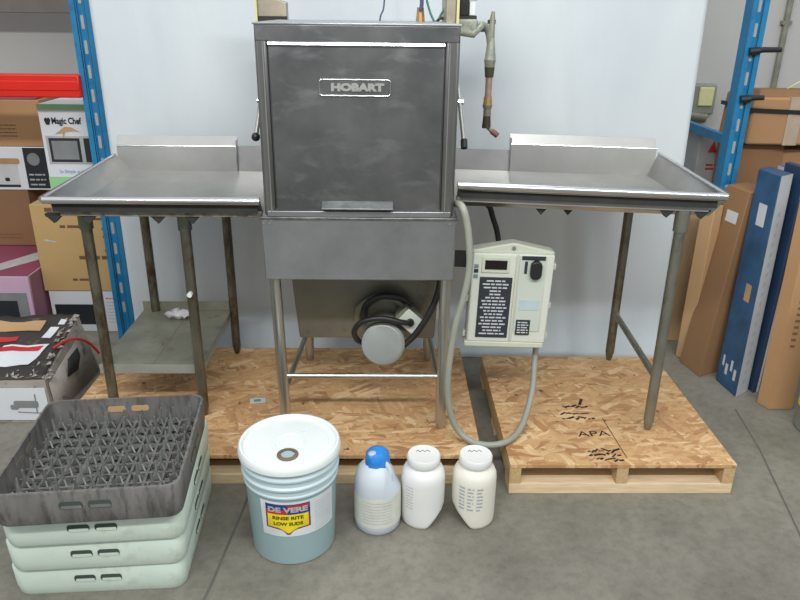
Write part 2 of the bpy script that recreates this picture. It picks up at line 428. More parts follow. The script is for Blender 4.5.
# stencil on the right pallet: rows of ink strokes, "MILL" style marks are too blurred to read except APA
rnd = random.Random(4)
st = MB()
def stroke(x, y, w, h, a=0):
    c, s = math.cos(a), math.sin(a)
    st.add([(x+u*c-v*s, y+u*s+v*c, .1205) for u, v in ((-w/2, -h/2), (w/2, -h/2), (w/2, h/2), (-w/2, h/2))], [(0, 1, 2, 3)])
for row, (yy, x0, x1) in enumerate(((.385, .27, .37), (.335, .255, .36), (.30, .25, .37), (.085, .29, .40), (.06, .29, .40), (.03, .31, .40))):
    x = x0
    while x < x1:
        stroke(x, yy+rnd.uniform(-.006, .006), rnd.uniform(.012, .03), rnd.uniform(.005, .011), rnd.uniform(-.7, .9)); x += rnd.uniform(.012, .022)
stroke(.345, .42, .012, .05, -.4); stroke(.405, .17, .003, .26, .05)
st.build('stencil_mark', 'stencil', rp)
text('APA', .05, 'stencil', rp, (.335, .19, .1206), (0, 0, R(3)), 'stencil_lettering', sx=1.3, extrude=.0001)

# ---------------------------------------------------------------- dishwasher
dw = thing('commercial_dishwasher', 'stainless steel hood type commercial dishwasher standing on the left pallet', 'dishwasher', (-.09, 2.2, .12))
ox, oy, oz = .09, -2.2, -.12
def L(p): return (p[0]+ox, p[1]+oy, p[2]+oz)
def W2(mb): return mb.xf(Matrix.Translation((ox, oy, oz)))
X0, X1, Y0, Y1 = -.388, .212, 2.2, 2.80
# hood shell (open box of sheet): body with front panel, columns
hood = W2(MB().box(X0+.012, X1-.012, Y0+.012, Y1, .945, 1.508)).build('hood', 'hood_side', dw, .004)
W2(MB().prism([(X0+.040, .957), (X1-.046, .957), (X1-.046, 1.452), (X0+.040, 1.452)], 'y', Y0+.004, Y0+.013)).build('front_panel', 'hood', hood, .002)
for a, b_ in ((X0, X0+.037), (X1-.043, X1)):
    cm = MB().box(a, b_, Y0, Y0+.06, .940, 1.5)
    W2(cm).build('corner_column', 'hood_side', hood, .009, 3)
for xx in (X0+.024, X1-.030):
    W2(MB().tube([(xx, Y0-.0005, .95), (xx, Y0-.0005, 1.46)], .0028, 8)).build('column_bead', 'rim', hood)
W2(MB().box(X0+.001, X1-.001, Y0-.001, Y1, 1.462, 1.510)).build('top_band', 'hood', hood, .004)
W2(MB().box(X0-.003, X1+.003, Y0-.004, Y1+.004, 1.508, 1.514)).build('top_lip', 'tank', hood, .002)
W2(MB().prism([(Y0+.004, 1.450), (Y0-.0062, 1.4525), (Y0-.0030, 1.4615), (Y0+.004, 1.463)], 'x', X0+.038, X1-.044)).build('hem_highlight', 'trimsteel', hood, .0015)  # hood fold, made pale and tilted so it carries the highlight line
W2(MB().box(X0+.01, X1-.01, Y0-.002, Y0+.02, .938, .957)).build('bottom_channel', 'tank', hood, .002)
# pull lip
hl = MB().prism([(Y0+.005, .972), (Y0-.026, .968), (Y0-.028, .972), (Y0+.005, .990)], 'x', -.206, .020)
W2(hl).build('pull_handle', 'hood', hood, .002)
# name plate
npl = MB()
def rrect(x0, x1, z0, z1, r, n=6):
    out = []
    for cx, cz, a0 in ((x1-r, z1-r, 0), (x0+r, z1-r, 90), (x0+r, z0+r, 180), (x1-r, z0+r, 270)):
        for k in range(n+1):
            a = R(a0+90*k/n); out.append((cx+r*math.cos(a), cz+r*math.sin(a)))
    return out
npo = W2(MB().prism(rrect(-.203, .009, 1.312, 1.358, .01), 'y', Y0-.001, Y0+.005)).build('nameplate', 'hood', hood)
ring = [Vector((x, Y0-.002, z)) for x, z in rrect(-.203, .009, 1.312, 1.358, .01)]; ring.append(ring[0])
W2(MB().tube(ring, .0016, 8, False)).build('plate_border', 'rim', npo)
text('HOBART', .028, 'splash', npo, L((-.090, Y0-.003, 1.335)), bold=.0018, width=.158, extrude=.003)  # paler steel stands in for highlights on the embossed letters
# tank
tk = W2(MB().box(-.400, .222, 2.205, 2.80, .722, .930)).build('tank', 'tank', dw, .004)
W2(MB().box(-.404, .226, 2.198, 2.80, .928, .937)).build('tank_rim', 'hood_side', tk, .002)
for x in (-.392, -.372, .20):
    W2(MB().tube([(x, 2.206, .919), (x, 2.197, .919)], .005, 8)).build('bolt', 'rim', tk)
# legs
LX, RX, FY, BY = -.366, .200, 2.262, 2.835
for x, y, dx in ((LX, FY, -.012), (RX, FY, 0), (LX+.03, BY-.02, 0), (RX-.02, BY-.02, 0)):
    lg = W2(MB().tube([(x+dx, y, .735), (x, y, .155)], .0195, 16)).build('leg', 'leg', dw)
    W2(MB().tube([(x, y, .16), (x, y, .135), (x, y, .12)], [.0165, .0165, .012], 14)).build('foot', 'leg', lg)
for p, q in (((LX, FY, .335), (RX, FY, .335)), ((LX, FY, .27), (LX+.03, BY-.02, .27)), ((RX, FY, .27), (RX-.02, BY-.02, .27))):
    W2(MB().tube([p, q], .010, 12)).build('rail', 'leg', dw)
# sump
W2(MB().hexa([(-.335, 2.50), (.185, 2.50), (.185, 2.78), (-.335, 2.78)], [(-.358, 2.46), (.200, 2.46), (.200, 2.79), (-.358, 2.79)], .372, .722)).build('sump', 'grime', dw, .006)
# pump motor, end cap towards the viewer
mt = W2(MB().tube([(-.010, 2.392, .408), (-.010, 2.396, .408), (.010, 2.62, .425)], [.068, .078, .078], 36)).build('motor', 'motor', dw, .003)
cp = W2(MB().tube([(-.0125, 2.366, .411), (-.012, 2.371, .410), (-.011, 2.396, .404)], [.070, .080, .081], 40)).build('motor_cap', 'motorcap', mt, .002)
W2(MB().tube([(.010, 2.60, .47), (.016, 2.66, .50)], [.085, .10], 32)).build('pump_casing', 'dark', mt, .004)
W2(MB().tube(smooth_path([(-.11, 2.5, .44), (-.10, 2.47, .51), (-.04, 2.46, .555), (.04, 2.46, .55), (.085, 2.47, .50)]), .016, 14)).build('pump_elbow', 'motor', mt)
jb = MB().box(-.042, .042, -.035, .035, -.03, .03).xf(Matrix.Translation((.083, 2.44, .495)) @ Matrix.Rotation(R(42), 4, 'Y'))
jbo = W2(jb).build('junction_box', 'motor', mt, .003)
pl = MB().box(-.040, .040, -.004, 0, -.034, .034).xf(Matrix.Translation((.088, 2.403, .487)) @ Matrix.Rotation(R(42), 4, 'Y'))
W2(pl).build('cover_plate', 'boxpanel', jbo, .002)
W2(MB().tube([(.088, 2.404, .487), (.088, 2.385, .487)], .014, 12)).build('cord_grip', 'rubber', jbo)
W2(MB().tube(smooth_path([(.086, 2.39, .487), (.055, 2.365, .50), (-.02, 2.36, .518), (-.09, 2.365, .50), (-.118, 2.38, .455), (-.105, 2.40, .41), (-.075, 2.44, .385), (-.02, 2.50, .375)]), .0105, 12)).build('motor_cord', 'rubber', dw)
W2(MB().tube(smooth_path([(-.085, 2.46, .47), (-.075, 2.44, .535), (-.02, 2.43, .575), (.05, 2.44, .565), (.09, 2.45, .53)]), .013, 12)).build('drain_hose', 'rubber', dw)
W2(MB().tube(smooth_path([(.065, 2.38, .40), (.11, 2.38, .45), (.16, 2.385, .535), (.19, 2.40, .62), (.19, 2.42, .70)]), .012, 12)).build('drain_hose', 'rubber', dw)
# lift arms
for sgn, xa in ((-1, X0-.012), (1, X1+.012)):
    top = (xa, 2.52, 1.42); bot = (xa+sgn*.022, 2.30, 1.155)
    if sgn < 0: top = (xa, 2.50, 1.40); bot = (xa-.022, 2.32, 1.168)
    mid = Vector(top).lerp(Vector(bot), .55)
    am = W2(MB().tube([top, mid, bot], .0075, 12)).build('lift_arm', 'leg', dw)
    W2(MB().sphere(bot, .014) if sgn < 0 else MB().tube([Vector(bot)+Vector((0, .008, .012)), Vector(bot)+Vector((0, -.008, -.012))], .011, 12)).build('knob', 'black', am)
    W2(MB().tube([(mid.x-sgn*.014, mid.y, mid.z), (mid.x+sgn*.012, mid.y, mid.z)], .009, 10)).build('pivot', 'rim', am)
# guide columns behind the hood
g = W2(MB().prism([(-.465, 1.40), (-.362, 1.40), (-.362, 1.571), (-.465, 1.605)], 'y', 2.745, 2.80)).build('guide_column', 'tancol', dw, .003)
W2(MB().box(-.472, -.464, 2.73, 2.80, 1.40, 1.615)).build('edge_strip', 'yellowtrim', g)
W2(MB().box(-.470, -.360, 2.738, 2.745, 1.50, 1.525)).build('column_band', 'dark', g)
g = W2(MB().prism([(.196, 1.35), (.232, 1.35), (.232, 1.66), (.196, 1.625)], 'y', 2.60, 2.80)).build('guide_column', 'tancol', dw, .003)
W2(MB().box(.232, .241, 2.59, 2.80, 1.35, 1.67)).build('edge_strip', 'yellowtrim', g)
W2(MB().box(-.44, -.36, 2.76, 2.80, 1.30, 1.42)).build('column_bracket', 'tancol', dw)
# pipework behind the right side
vb = W2(MB().box(.241, .315, 2.665, 2.725, 1.470, 1.525)).build('valve_body', 'brass', dw, .008)
W2(MB().tube([(.235, 2.69, 1.482), (.30, 2.66, 1.474), (.33, 2.70, 1.50)], .012, 10)).build('valve_port', 'brass', vb)
sv = W2(MB().box(.250, .283, 2.67, 2.72, 1.535, 1.585)).build('solenoid', 'black', vb, .003)
W2(MB().box(.284, .305, 2.672, 2.718, 1.535, 1.58)).build('solenoid_plate', 'white', sv, .003)
W2(MB().box(.246, .310, 2.67, 2.72, 1.524, 1.535)).build('valve_plate', 'dark', vb)
W2(MB().box(.246, .310, 2.67, 2.72, 1.585, 1.592)).build('valve_plate', 'dark', vb)
W2(MB().tube(smooth_path([(.315, 2.70, 1.50), (.34, 2.72, 1.505), (.362, 2.74, 1.48), (.372, 2.745, 1.44)]), .012, 12)).build('pipe_elbow', 'brass', dw)
px, py = .375, 2.745
for nm, m_, z0, z1, r0, r1 in (('pipe_union', 'brass', 1.46, 1.385, .012, .021), ('pipe_union', 'pipegrey', 1.385, 1.36, .022, .018), ('pipe_section', 'darkpipe', 1.36, 1.325, .019, .016),
                               ('pipe_section', 'copper', 1.325, 1.255, .013, .0125), ('pipe_collar', 'orangefit', 1.255, 1.225, .015, .017), ('pipe_collar', 'pipegrey', 1.225, 1.213, .019, .017),
                               ('pipe_section', 'pipegrey', 1.213, 1.185, .014, .015), ('pipe_section', 'darkpipe', 1.185, 1.140, .014, .017)):
    W2(MB().tube([(px, py, z0), (px, py, z1)], [r0, r1], 14)).build(nm, m_, dw)
W2(MB().tube([(px+.004, py, 1.145), (px+.022, py-.01, 1.128)], .008, 10)).build('pipe_stub', 'pipegrey', dw)
W2(MB().tube([(px+.020, py-.01, 1.130), (px+.042, py-.02, 1.114)], .011, 10)).build('pipe_tip', 'redtip', dw)
W2(MB().tube([(px, py, 1.46), (px, py, 1.515), (px+.002, py, 1.55)], [.012, .011, .006], 10)).build('bleed_valve', 'pipegrey', dw)
W2(MB().box(px-.016, px+.012, py-.006, py+.006, 1.508, 1.522)).build('valve_lever', 'dark', dw)
W2(MB().tube([(.03, 2.73, 1.49), (.35, 2.745, 1.49)], .010, 10)).build('water_pipe', 'brass', dw)
W2(MB().tube([(.115, 2.72, 1.49), (.115, 2.72, 1.56)], [.018, .012], 10)).build('pipe_tee', 'orangefit', dw)
W2(MB().tube([(.075, 2.72, 1.49), (.155, 2.72, 1.50)], .016, 10)).build('pipe_tee', 'brass', dw)
W2(MB().tube(smooth_path([(.13, 2.7, 1.60), (.15, 2.70, 1.54), (.17, 2.70, 1.51), (.185, 2.7, 1.535), (.20, 2.70, 1.56)]), .004, 8)).build('wire', 'teal', dw)
W2(MB().tube(smooth_path([(.115, 2.70, 1.55), (.118, 2.70, 1.58), (.11, 2.70, 1.64)]), .007, 8)).build('wire', 'purple', dw)
W2(MB().tube(smooth_path([(-.03, 2.7, 1.50), (-.026, 2.7, 1.53), (-.015, 2.7, 1.56), (-.01, 2.7, 1.64)]), .0028, 8)).build('wire', 'purple', dw)
W2(MB().tube(smooth_path([(.16, 2.7, 1.50), (.185, 2.70, 1.525), (.205, 2.70, 1.52)]), .005, 8)).build('wire', 'darkpipe', dw)

# ---------------------------------------------------------------- dish tables
def dish_table(side, name_label, loc, rot, Ln, y0, y1, zr, bedz, split, zs, zs2, legs, chan, legmats, group):
    """local frame: x=0 at the machine, growing outwards by side"""
    t = thing('dish_table', name_label, 'table', loc, rot, group)
    s = side
    def X(u): return s*u
    out = Ln
    # tray: rim to bed
    pts_o = [(0, y0), (out, y0), (out, y1)]
    b = MB()
    r = .055
    V = [(X(0), y0, zr), (X(out), y0, zr), (X(out), y1, zr+.015), (X(out-(.055 if s < 0 else .034)), y0+r*.9, bedz), (X(out-(.055 if s < 0 else .034)), y1, bedz), (X(0), y1, bedz), (X(0), y0+r*.9, bedz)]
    b.add(V, [(0, 1, 3, 6), (1, 2, 4, 3), (6, 3, 4, 5)])
    top = b.build('table_top', 'bed', t, 0, angle=20, solid=.003)
    # rolled rim
    rim = MB().tube([(X(0), y0, zr-.004), (X(out-.012), y0, zr-.004), (X(out), y0+.012, zr-.003), (X(out), y1, zr+.012)], [.0125, .0125, .008, .006], 16).build('rolled_rim', 'rim', t)
    box('rim_shade_strip', 'dark', t, *sorted((X(.01), X(out-.03))), y0+.012, y0+.016, zr-.046, zr-.010)  # black strip standing in for the shade below the rolled rim
    # channel under the front
    b = MB().box(*sorted((X(.0), X(out-.045))), y0+.028, y0+.042, zr-.064, zr-.044)
    b.build('front_channel', chan, t, .002)
    MB().box(*sorted((X(.1), X(out-.045))), y1-.12, y1-.08, zr-.085, bedz-.004).build('rear_channel', 'dark', t)
    # back splash
    b = MB().prism([(y1, bedz-.01), (y1+.006, bedz-.01), (y1+.006, zs-.034), (y1+.038, zs), (y1+.034, zs+.003), (y1, zs-.032)], 'x', *sorted((X(split), X(out-.012))))
    bs = b.build('backsplash', 'splash', t, .0012)
    MB().tube([(X(split), y1-.0005, zs-.033), (X(out-.012), y1-.0005, zs-.033)], .0025, 8).build('fold_line', 'rim', bs)
    MB().box(*sorted((X(split), X(split)+s*.004)), y1-.004, y1+.034, bedz-.01, zs-.01).build('end_fold', 'rim', bs)
    MB().prism([(y1+.004, bedz-.01), (y1+.010, bedz-.01), (y1+.022, zs2), (y1+.016, zs2)], 'x', *sorted((X(0), X(split)))).build('low_splash', 'bed', t)
    for i, (lx, ly, lb) in enumerate(legs):
        legmat = legmats[min(i, len(legmats)-1)]
        top_z = zr-.062 if ly < (y0+y1)/2 else bedz-.01
        lg = MB().tube([(X(lx), ly, top_z), (X(lx), ly, lb+.035)], .0185, 16).build('leg', legmat, t)
        MB().tube([(X(lx), ly, top_z), (X(lx), ly, top_z-.075)], .0235, 16).build('sleeve', 'oldsleeve' if side < 0 else 'rleg', lg)
        MB().tube([(X(lx), ly, lb+.05), (X(lx), ly, lb+.045), (X(lx), ly, lb+.02), (X(lx), ly, lb)], [.0185, .0165, .0155, .010], 14).build('foot', legmat, lg)
        if ly < (y0+y1)/2:
            for d in (-1, 1):
                MB().prism([(X(lx)+d*.026, top_z+.002), (X(lx)+d*.085, top_z+.002), (X(lx)+d*.056, top_z-.028)], 'y', y0+.034, y0+.06).build('gusset', 'dark', t)
    return t
LT = dish_table(-1, 'left stainless dish table with grimy legs and an undershelf', (-.405, 0, 0), (0, 0, 0), .695, 2.222, 2.90, .985, .932, .203, 1.067, 1.033,
                [(.620, 2.36, .12), (.283, 2.352, .12), (.600, 2.875, .12), (.262, 2.875, .12)], 'channel', ('oldleg',), 'dish tables')
sh = MB().box(-.655, -.275, 2.365, 2.88, .318, .325).build('undershelf', 'shelf', LT, .002)
MB().box(-.655, -.275, 2.362, 2.366, .290, .325).build('shelf_lip', 'shelf_lip', sh)
MB().box(-.278, -.275, 2.362, 2.88, .290, .325).build('shelf_lip', 'shelf_lip', sh)
MB().box(-.655, -.275, 2.88, 2.884, .318, .365).build('shelf_upturn', 'shelf', sh)
MB().tube([(-.46, 2.37, .3262), (-.455, 2.87, .3262)], .0012, 6).build('shelf_seam', 'shelf_lip', sh)
for (a, b_) in (((-.283, 2.335, .62), (-.283, 2.318, .62)),):
    MB().tube([a, b_], .009, 10).build('leg_bolt', 'white', LT)
b = MB().sphere((0, 0, 0), .045, (1.3, .6, .42))
b.move(lambda c: (c.x+.02*noise.noise(c*40), c.y+.015*noise.noise(c*45+Vector((3, 0, 0))), max(-.018, c.z+.016*noise.noise(c*50+Vector((0, 5, 0))))))
o = b.build('plastic_wrap', 'tape', None, loc=(-.88, 2.79, .3445)); tag(o, 'crumpled scrap of clear wrap lying at the back of the undershelf', 'plastic wrap')
RT = dish_table(1, 'right stainless dish table with two legs on the right pallet', (.228, 0, 0), (0, 0, 0), .862, 2.21, 2.855, 1.034, .954, .265, 1.098, 1.037,
                [(.742, 2.255, .12), (.762, 2.822, .12)], 'channel2', ('rleg', 'oldleg'), 'dish tables')
# the right table stands turned a little towards the viewer and pitched towards the outer end
def skew(o):
    for ch in o.children:
        skew(ch)
    if o.type == 'MESH':
        for v in o.data.vertices:
            f_ = v.co.x
            if v.co.z > .8:
                v.co.z -= .020*f_
        
            v.co.y += (-.062 if v.co.y < 2.6 else -.03)*(f_-.74)*(1 if v.co.z > .8 else 0)
skew(RT)
MB().tube([(.742, 2.255, .335), (.762, 2.822, .345)], .0125, 12).build('side_brace', 'rleg', RT)
for xx in (.285, .375):
    MB().prism([(xx-.022, .948), (xx+.022, .948), (xx, .922)], 'y', 2.30, 2.33).build('gusset', 'dark', RT)

# ---------------------------------------------------------------- control box
cb = thing('control_box', 'cream plastic electrical control box with display hung beside the dishwasher', 'control box', (.437, 2.36, .415), (0, R(1.5), 0))
W_ = .146
MB().prism([(-W_, 0), (W_, 0), (W_+.002, .355), (.0, .384), (-W_+.002, .355)], 'y', .020, .075).build('housing', 'boxbody', cb, .006)
door = MB().prism([(-W_+.001, .008), (W_-.001, .008), (W_-.001, .350), (-W_+.003, .350)], 'y', .0, .022).build('door', 'boxpanel', cb, .006)
box('base_flange', 'boxbody', cb, -W_-.006, W_-.006, .0, .075, -.012, .010, .004)
box('display_frame', 'boxbody', cb, -.112, -.012, -.004, .002, .278, .338, .003)
box('display', 'display', cb, -.100, -.022, -.006, -.003, .292, .326, .001)
lab = box('instruction_label', 'label', cb, -.114, .002, -.003, .001, .028, .262, .001)
rows = []
zz = .246
for k in range(17):
    ww = (.03, .042, .038, .045, .033)[k % 5]
    if k in (3, 4): ww = .018
    rows.append((-.056-ww*1.1, -.056+ww*1.1, zz, .0055)); zz -= .0128
face_bars(rows, 'whiteprint', lab, 0, -.003, 0)
box('divider', 'boxbody', cb, .010, .018, -.006, .0, .02, .35, .002)
rc = box('cover_window', 'boxrecess', cb, .022, .118, -.003, .001, .055, .345, .002)
box('window_header', 'label', cb, .028, .112, -.005, -.002, .330, .345, .001)
b = MB().prism(rrect(.060, .100, .262, .330, .019, 8), 'y', -.022, .0); b.build('breaker_switch', 'black', cb, .004)
box('switch_slot', 'label', cb, .040, .050, -.006, -.002, .280, .325, .001)
M['fadedblue'] = mat('faded_blue', sr(182, 200, 202), .5)
box('blue_sticker', 'fadedblue', cb, .036, .106, -.0045, -.002, .140, .180)['label'] = 'faded pale blue sticker'
lab = box('warning_label', 'label', cb, .030, .082, -.005, -.002, .042, .102, .001)
face_bars([(.036, .076, .090-.010*k, .0045) for k in range(5)], 'whiteprint', lab, 0, -.005, 0)
for z in (.265, .285, .303): box('side_tab', 'bluetab' if z != .285 else 'label', cb, -.137, -.122, -.004, .001, z-.007, z+.006, .001)
for x, z in ((W_+.004, .03), (W_+.004, .15), (W_+.006, .30), (-W_-.006, .03), (-W_-.006, .17)):
    box('latch', 'boxbody', cb, x-.006, x+.006, .02, .05, z-.012, z+.012, .003)
MB().tube([(.0, .03, .366), (.0, .014, .366)], .007, 10).build('screw', 'rim', cb)
box('mounting_bracket', 'dark', cb, -.209, -.05, .075, .087, .27, .33)
MB().tube(smooth_path([(-.21, .14, .49), (-.13, .13, .50), (-.085, .135, .485), (-.065, .13, .44), (-.045, .125, .385), (-.03, .115, .30), (-.03, .09, .25)]), .010, 12).build('power_cord', 'rubber', cb)
cond = MB().tube(smooth_path([(.222, 2.26, .97), (.236, 2.18, .98), (.252, 2.165, .93), (.262, 2.16, .86), (.266, 2.16, .78), (.252, 2.16, .68), (.228, 2.16, .57), (.212, 2.16, .40), (.222, 2.165, .26), (.262, 2.16, .165), (.33, 2.13, .136), (.42, 2.14, .136), (.492, 2.22, .150), (.545, 2.33, .23), (.566, 2.42, .32), (.568, 2.43, .404)], 10), .0115, 14).build('flexible_conduit', 'conduit')
tag(cond, 'grey flexible conduit looping down from the dishwasher and up to the control box', 'conduit')

# ---------------------------------------------------------------- storage racks
def upright(t, x, y, w=.086, d=.07, h=2.3):
    up = MB().box(x-w/2, x-w/2+.004, y, y+d, 0, h).box(x+w/2-.004, x+w/2, y, y+d, 0, h)
    for a in (x-w/2, x+w/2-.022): up.box(a, a+.022, y-.003, y, 0, h)
    up.box(x-.018, x+.018, y+.010, y+.014, 0, h)
    up.box(x-.018, x-.014, y, y+.012, 0, h).box(x+.014, x+.018, y, y+.012, 0, h)
    u = up.build('upright', 'blue', t)
    if y > .5: return u
    sl = MB().prism(rrect(x-.007, x+.006, 0, .056, .005, 3), 'y', y+.0085, y+.0105).build('slot', 'slot', u)
    sl.location.z = .16
    z = .26
    while z < h-.05:
        c = sl.copy(); C.objects.link(c); c.location.z = z; z += .10
    return u
rkL = thing('storage_rack', 'blue and red storage rack standing left of the white sheet', 'rack', (-1.285, 3.23, 0), group='blue steel storage racks')
upright(rkL, 0, 0)
upright(rkL, 0, .75)
upright(rkL, -1.64, 0)
upright(rkL, -1.64, .75)
bm_ = MB().box(-1.6, -.037, -.03, .02, 1.182, 1.278).build('beam', 'beam', rkL, .006)
MB().box(-1.6, -.04, -.034, -.028, 1.212, 1.252).build('beam_rib', 'beam', bm_, .003)
MB().box(-1.6, -.037, .74, .79, 1.515, 1.75).build('rear_beam', 'deck', rkL, .004)
MB().box(-.015, .015, .05, .76, 1.45, 1.475).build('depth_brace', 'blue', rkL)
rkR = thing('storage_rack', 'blue storage rack upright standing right of the white sheet among cartons', 'rack', (1.578, 3.235, 0), group='blue steel storage racks')
upright(rkR, 0, 0, .070)
upright(rkR, 0, .85)
MB().box(-.015, .015, .05, .86, .99, 1.03).build('depth_brace', 'blue', rkR)
MB().box(-.015, .015, .05, .86, .30, .34).build('depth_brace', 'blue', rkR)
for z, ln in ((1.41, .115), (1.21, .08)):
    h = MB().tube([(0, -.012, z-.006), (.04, -.014, z), (ln, -.014, z+.001)], [.014, .012, .011], 12).build('safety_pin', 'black', rkR)
    MB().tube([(-.02, -.012, z-.008), (.02, -.014, z-.004)], .017, 10).build('pin_grip', 'black', h)
box('beam', 'blue', rkR, .044, .9, -.0, .03, .05, .12)

# ---------------------------------------------------------------- left cartons
def carton(label, x0, x1, y0, y1, z0, z1, m='card', cat='box', name='cardboard_box', rz=0, group=None):
    t = thing(name, label, cat, (x0, y0, z0), (0, 0, R(rz)), group)
    MB().box(0, x1-x0, 0, y1-y0, 0, z1-z0).build('box_body', m, t, .003)
    return t, x1-x0, z1-z0
# pink microwave carton
t, w, h = carton('pink carton with maroon top and printed appliance picture, behind the battered box', -2.15, -1.722, 3.23, 4.08, 0, .347, 'pink')
MB().box(.002, w-.002, .002, .848, h, h+.002).build('top_panel', 'maroon', t)
MB().prism([(.0, .0), (.85, .0), (.85, h-.005), (.02, h-.005)], 'x', w, w+.0015).build('side_panel', M.setdefault('pinkside', mat('dusky_pink', sr(150, 104, 122), .6, 0, .08, 5)), t)
b = MB(); b.add([(.12, .02, h+.003), (.22, .02, h+.003), (w-.01, .30, h+.003), (w-.03, .44, h+.003), (w-.09, .40, h+.003)], [(0, 1, 2, 3, 4)]); b.build('packing_tape', 'tape', t)
pc = MB().box(.10, w-.02, -.002, 0, .05, h-.085).build('printed_picture', 'picgrey', t)
MB().box(.12, w-.07, -.003, -.002, .06, h-.125).build('picture_window', 'picdark', pc)
# lower left carton, cooker carton, top carton
t, w, h = carton('plain brown carton standing on the pink carton, under the slow cooker carton', -2.35, -1.883, 3.70, 4.06, .351, .655, 'card_dark')
face_bars([(.05, .40, .06-k*.02, .006) for k in range(2)], 'brownprint', t, 0, 0, 0)
t, w, h = carton('white slow cooker carton with a printed cooker picture and black end panel', -2.30, -1.743, 3.695, 4.06, .657, .880, 'boxwhite')
MB().box(w-.125, w-.004, -.0015, 0, .01, h-.004).build('black_panel', 'picdark', t)
ck = MB().prism(rrect(.20, w-.165, .02, .145, .02), 'y', -.0015, 0).build('printed_cooker', M.setdefault('picwhite', mat('picture_white', sr(196, 198, 200), .5)), t)
MB().prism(rrect(.19, w-.150, .135, .165, .012), 'y', -.0022, -.001).build('printed_lid', M.setdefault('pictan', mat('picture_tan', sr(178, 140, 100), .5)), ck)
MB().prism(rrect(.20, w-.165, .015, .028, .006), 'y', -.0025, -.001).build('cooker_base', 'picdark', ck)
MB().prism(rrect(w-.24, w-.215, .045, .065, .009), 'y', -.0025, -.001).build('cooker_knob', 'picdark', ck)
MB().prism(rrect(w-.108, w-.045, h-.095, h-.03, .031, 8), 'y', -.0025, -.001).build('printed_plate', 'picgrey', t)
face_bars([(w-.112, w-.03, .025+.026*k, .008) for k in range(3)], 'greyprint', t, 0, -.001, 0)
t, w, h = carton('brown carton on top of the slow cooker carton, under the red beam', -2.38, -1.748, 3.70, 4.08, .882, 1.112, 'card')
face_bars([(.28, .50, .05+.018*k, .005) for k in range(4)], 'brownprint', t, 0, 0, 0)
b = MB(); b.add([(.35, .02, h+.002), (w-.02, .02, h+.004), (w-.02, .3, h+.02), (.3, .3, h+.02)], [(0, 1, 2, 3)]); b.build('top_flap', 'maroon', t, solid=.002)
# stack right of it
t, w, h = carton('white carton with black stripe and fine print, lowest in the stack behind the left upright', -1.70, -1.245, 3.36, 3.75, 0, .222, 'boxwhite')
MB().box(.02, .24, -.0015, 0, .04, .15).build('black_panel', 'picdark', t)
face_bars([(.28, .42, .18, .006)], 'red', t, 0, 0, 0, 'red_print')
face_bars([(.28, .43, .16-.018*k, .003) for k in range(7)], 'greyprint', t, 0, 0, 0)
t, w, h = carton('golden brown carton with lines of print, middle of the stack behind the left upright', -1.715, -1.235, 3.355, 3.75, .225, .668, 'card2')
face_bars([(.13, .30, h-.115, .014), (.29, .45, h-.075, .012), (.33, .45, h-.125, .012), (.33, .45, h-.165, .012), (.39, .45, h-.20, .012), (.33, .45, h-.235, .012), (.20, .30, h-.275, .018), (.31, .45, h-.275, .018), (.15, .24, .055, .012), (.07, .15, h-.06, .02), (.07, .15, h-.035, .02)], 'brownprint', t, 0, 0, 0)
b = MB(); b.add([(.04, -.001, h-.18), (.10, -.001, h-.19), (.105, -.001, h-.185), (.05, -.001, h-.172)], [(0, 1, 2, 3)]); b.build('tape_scrap', 'tape', t)
t, w, h = carton('white microwave carton with green edges, on top of the stack behind the left upright', -1.592, -1.245, 3.35, 3.72, .670, 1.137, 'boxwhite')
MB().box(0, w, -.0015, 0, h-.025, h).build('green_band', 'green', t)
MB().box(0, w, -.0015, 0, .0, .135).build('green_band', 'green', t)
text('Magic Chef', .040, 'blackprint', t, (.122, -.0022, h-.075), width=.135, bold=.0012, extrude=.0002)
MB().prism([(.030, h-.092), (.044, h-.092), (.052, h-.070), (.044, h-.058), (.037, h-.064), (.030, h-.058), (.022, h-.070)], 'y', -.0022, -.001).build('chef_mark', 'blackprint', t)
pc = MB().box(.016, .232, -.0015, 0, .195, .325).build('printed_microwave', M.setdefault('picsteel', mat('picture_steel', sr(176, 178, 176), .5)), t)
wn = MB().box(.028, .170, -.0025, -.001, .205, .315).build('printed_door', 'picdark', pc)
MB().box(.040, .158, -.0032, -.002, .217, .303).build('printed_window', 'picgrey', wn)
MB().box(.188, .222, -.0025, -.001, .205, .315).build('printed_panel', 'picdark', pc)
text('So Simple at Home', .024, 'cyanprint', t, (.13, -.0022, .160), width=.15, extrude=.0002)
b = MB(); b.add([(.09, -.002, h-.115), (.11, -.002, h-.100), (.14, -.002, h-.102), (.18, -.002, h-.125), (.15, -.002, h-.120), (.11, -.002, h-.125), (.095, -.002, h-.165), (.098, -.002, h-.13), (.06, -.002, h-.135)], [(0, 1, 2, 3, 4, 5, 7, 8), (5, 6, 7)]); b.build('torn_patch', 'card4', t)
# battered printed box on the floor
t = thing('battered_box', 'battered white carton with black printed top lying beside the left pallet', 'box', (-1.335, 2.49, 0))
body = MB(); nx = 14
bod = MB().pts8([(-.62, 0, 0), (0, 0, 0), (.045, .40, 0), (-.62, .40, 0), (-.62, .005, .165), (-.005, .002, .185), (-.015, .40, .285), (-.62, .40, .265)])
bmesh.ops.subdivide_edges(bod.bm, edges=bod.bm.edges[:], cuts=7, use_grid_fill=True)
bod.move(lambda c: (c.x+.006*noise.noise(c*14), c.y+.006*noise.noise(c*14+Vector((4, 0, 0))), c.z+(.014*noise.noise(c*13+Vector((0, 0, 7))) if c.z > .1 else 0)))
bod.build('box_body', 'torn', t)
tp = MB(); N = 16
def topz(u, v):
    x = -.62+.61*u-.008*v; y = .002+.398*v
    z = (.165+.02*u)*(1-v)+(.265+.02*u)*v+.012+.012*noise.noise(Vector((x*13, y*13, 3)))
    return (x, y, z)
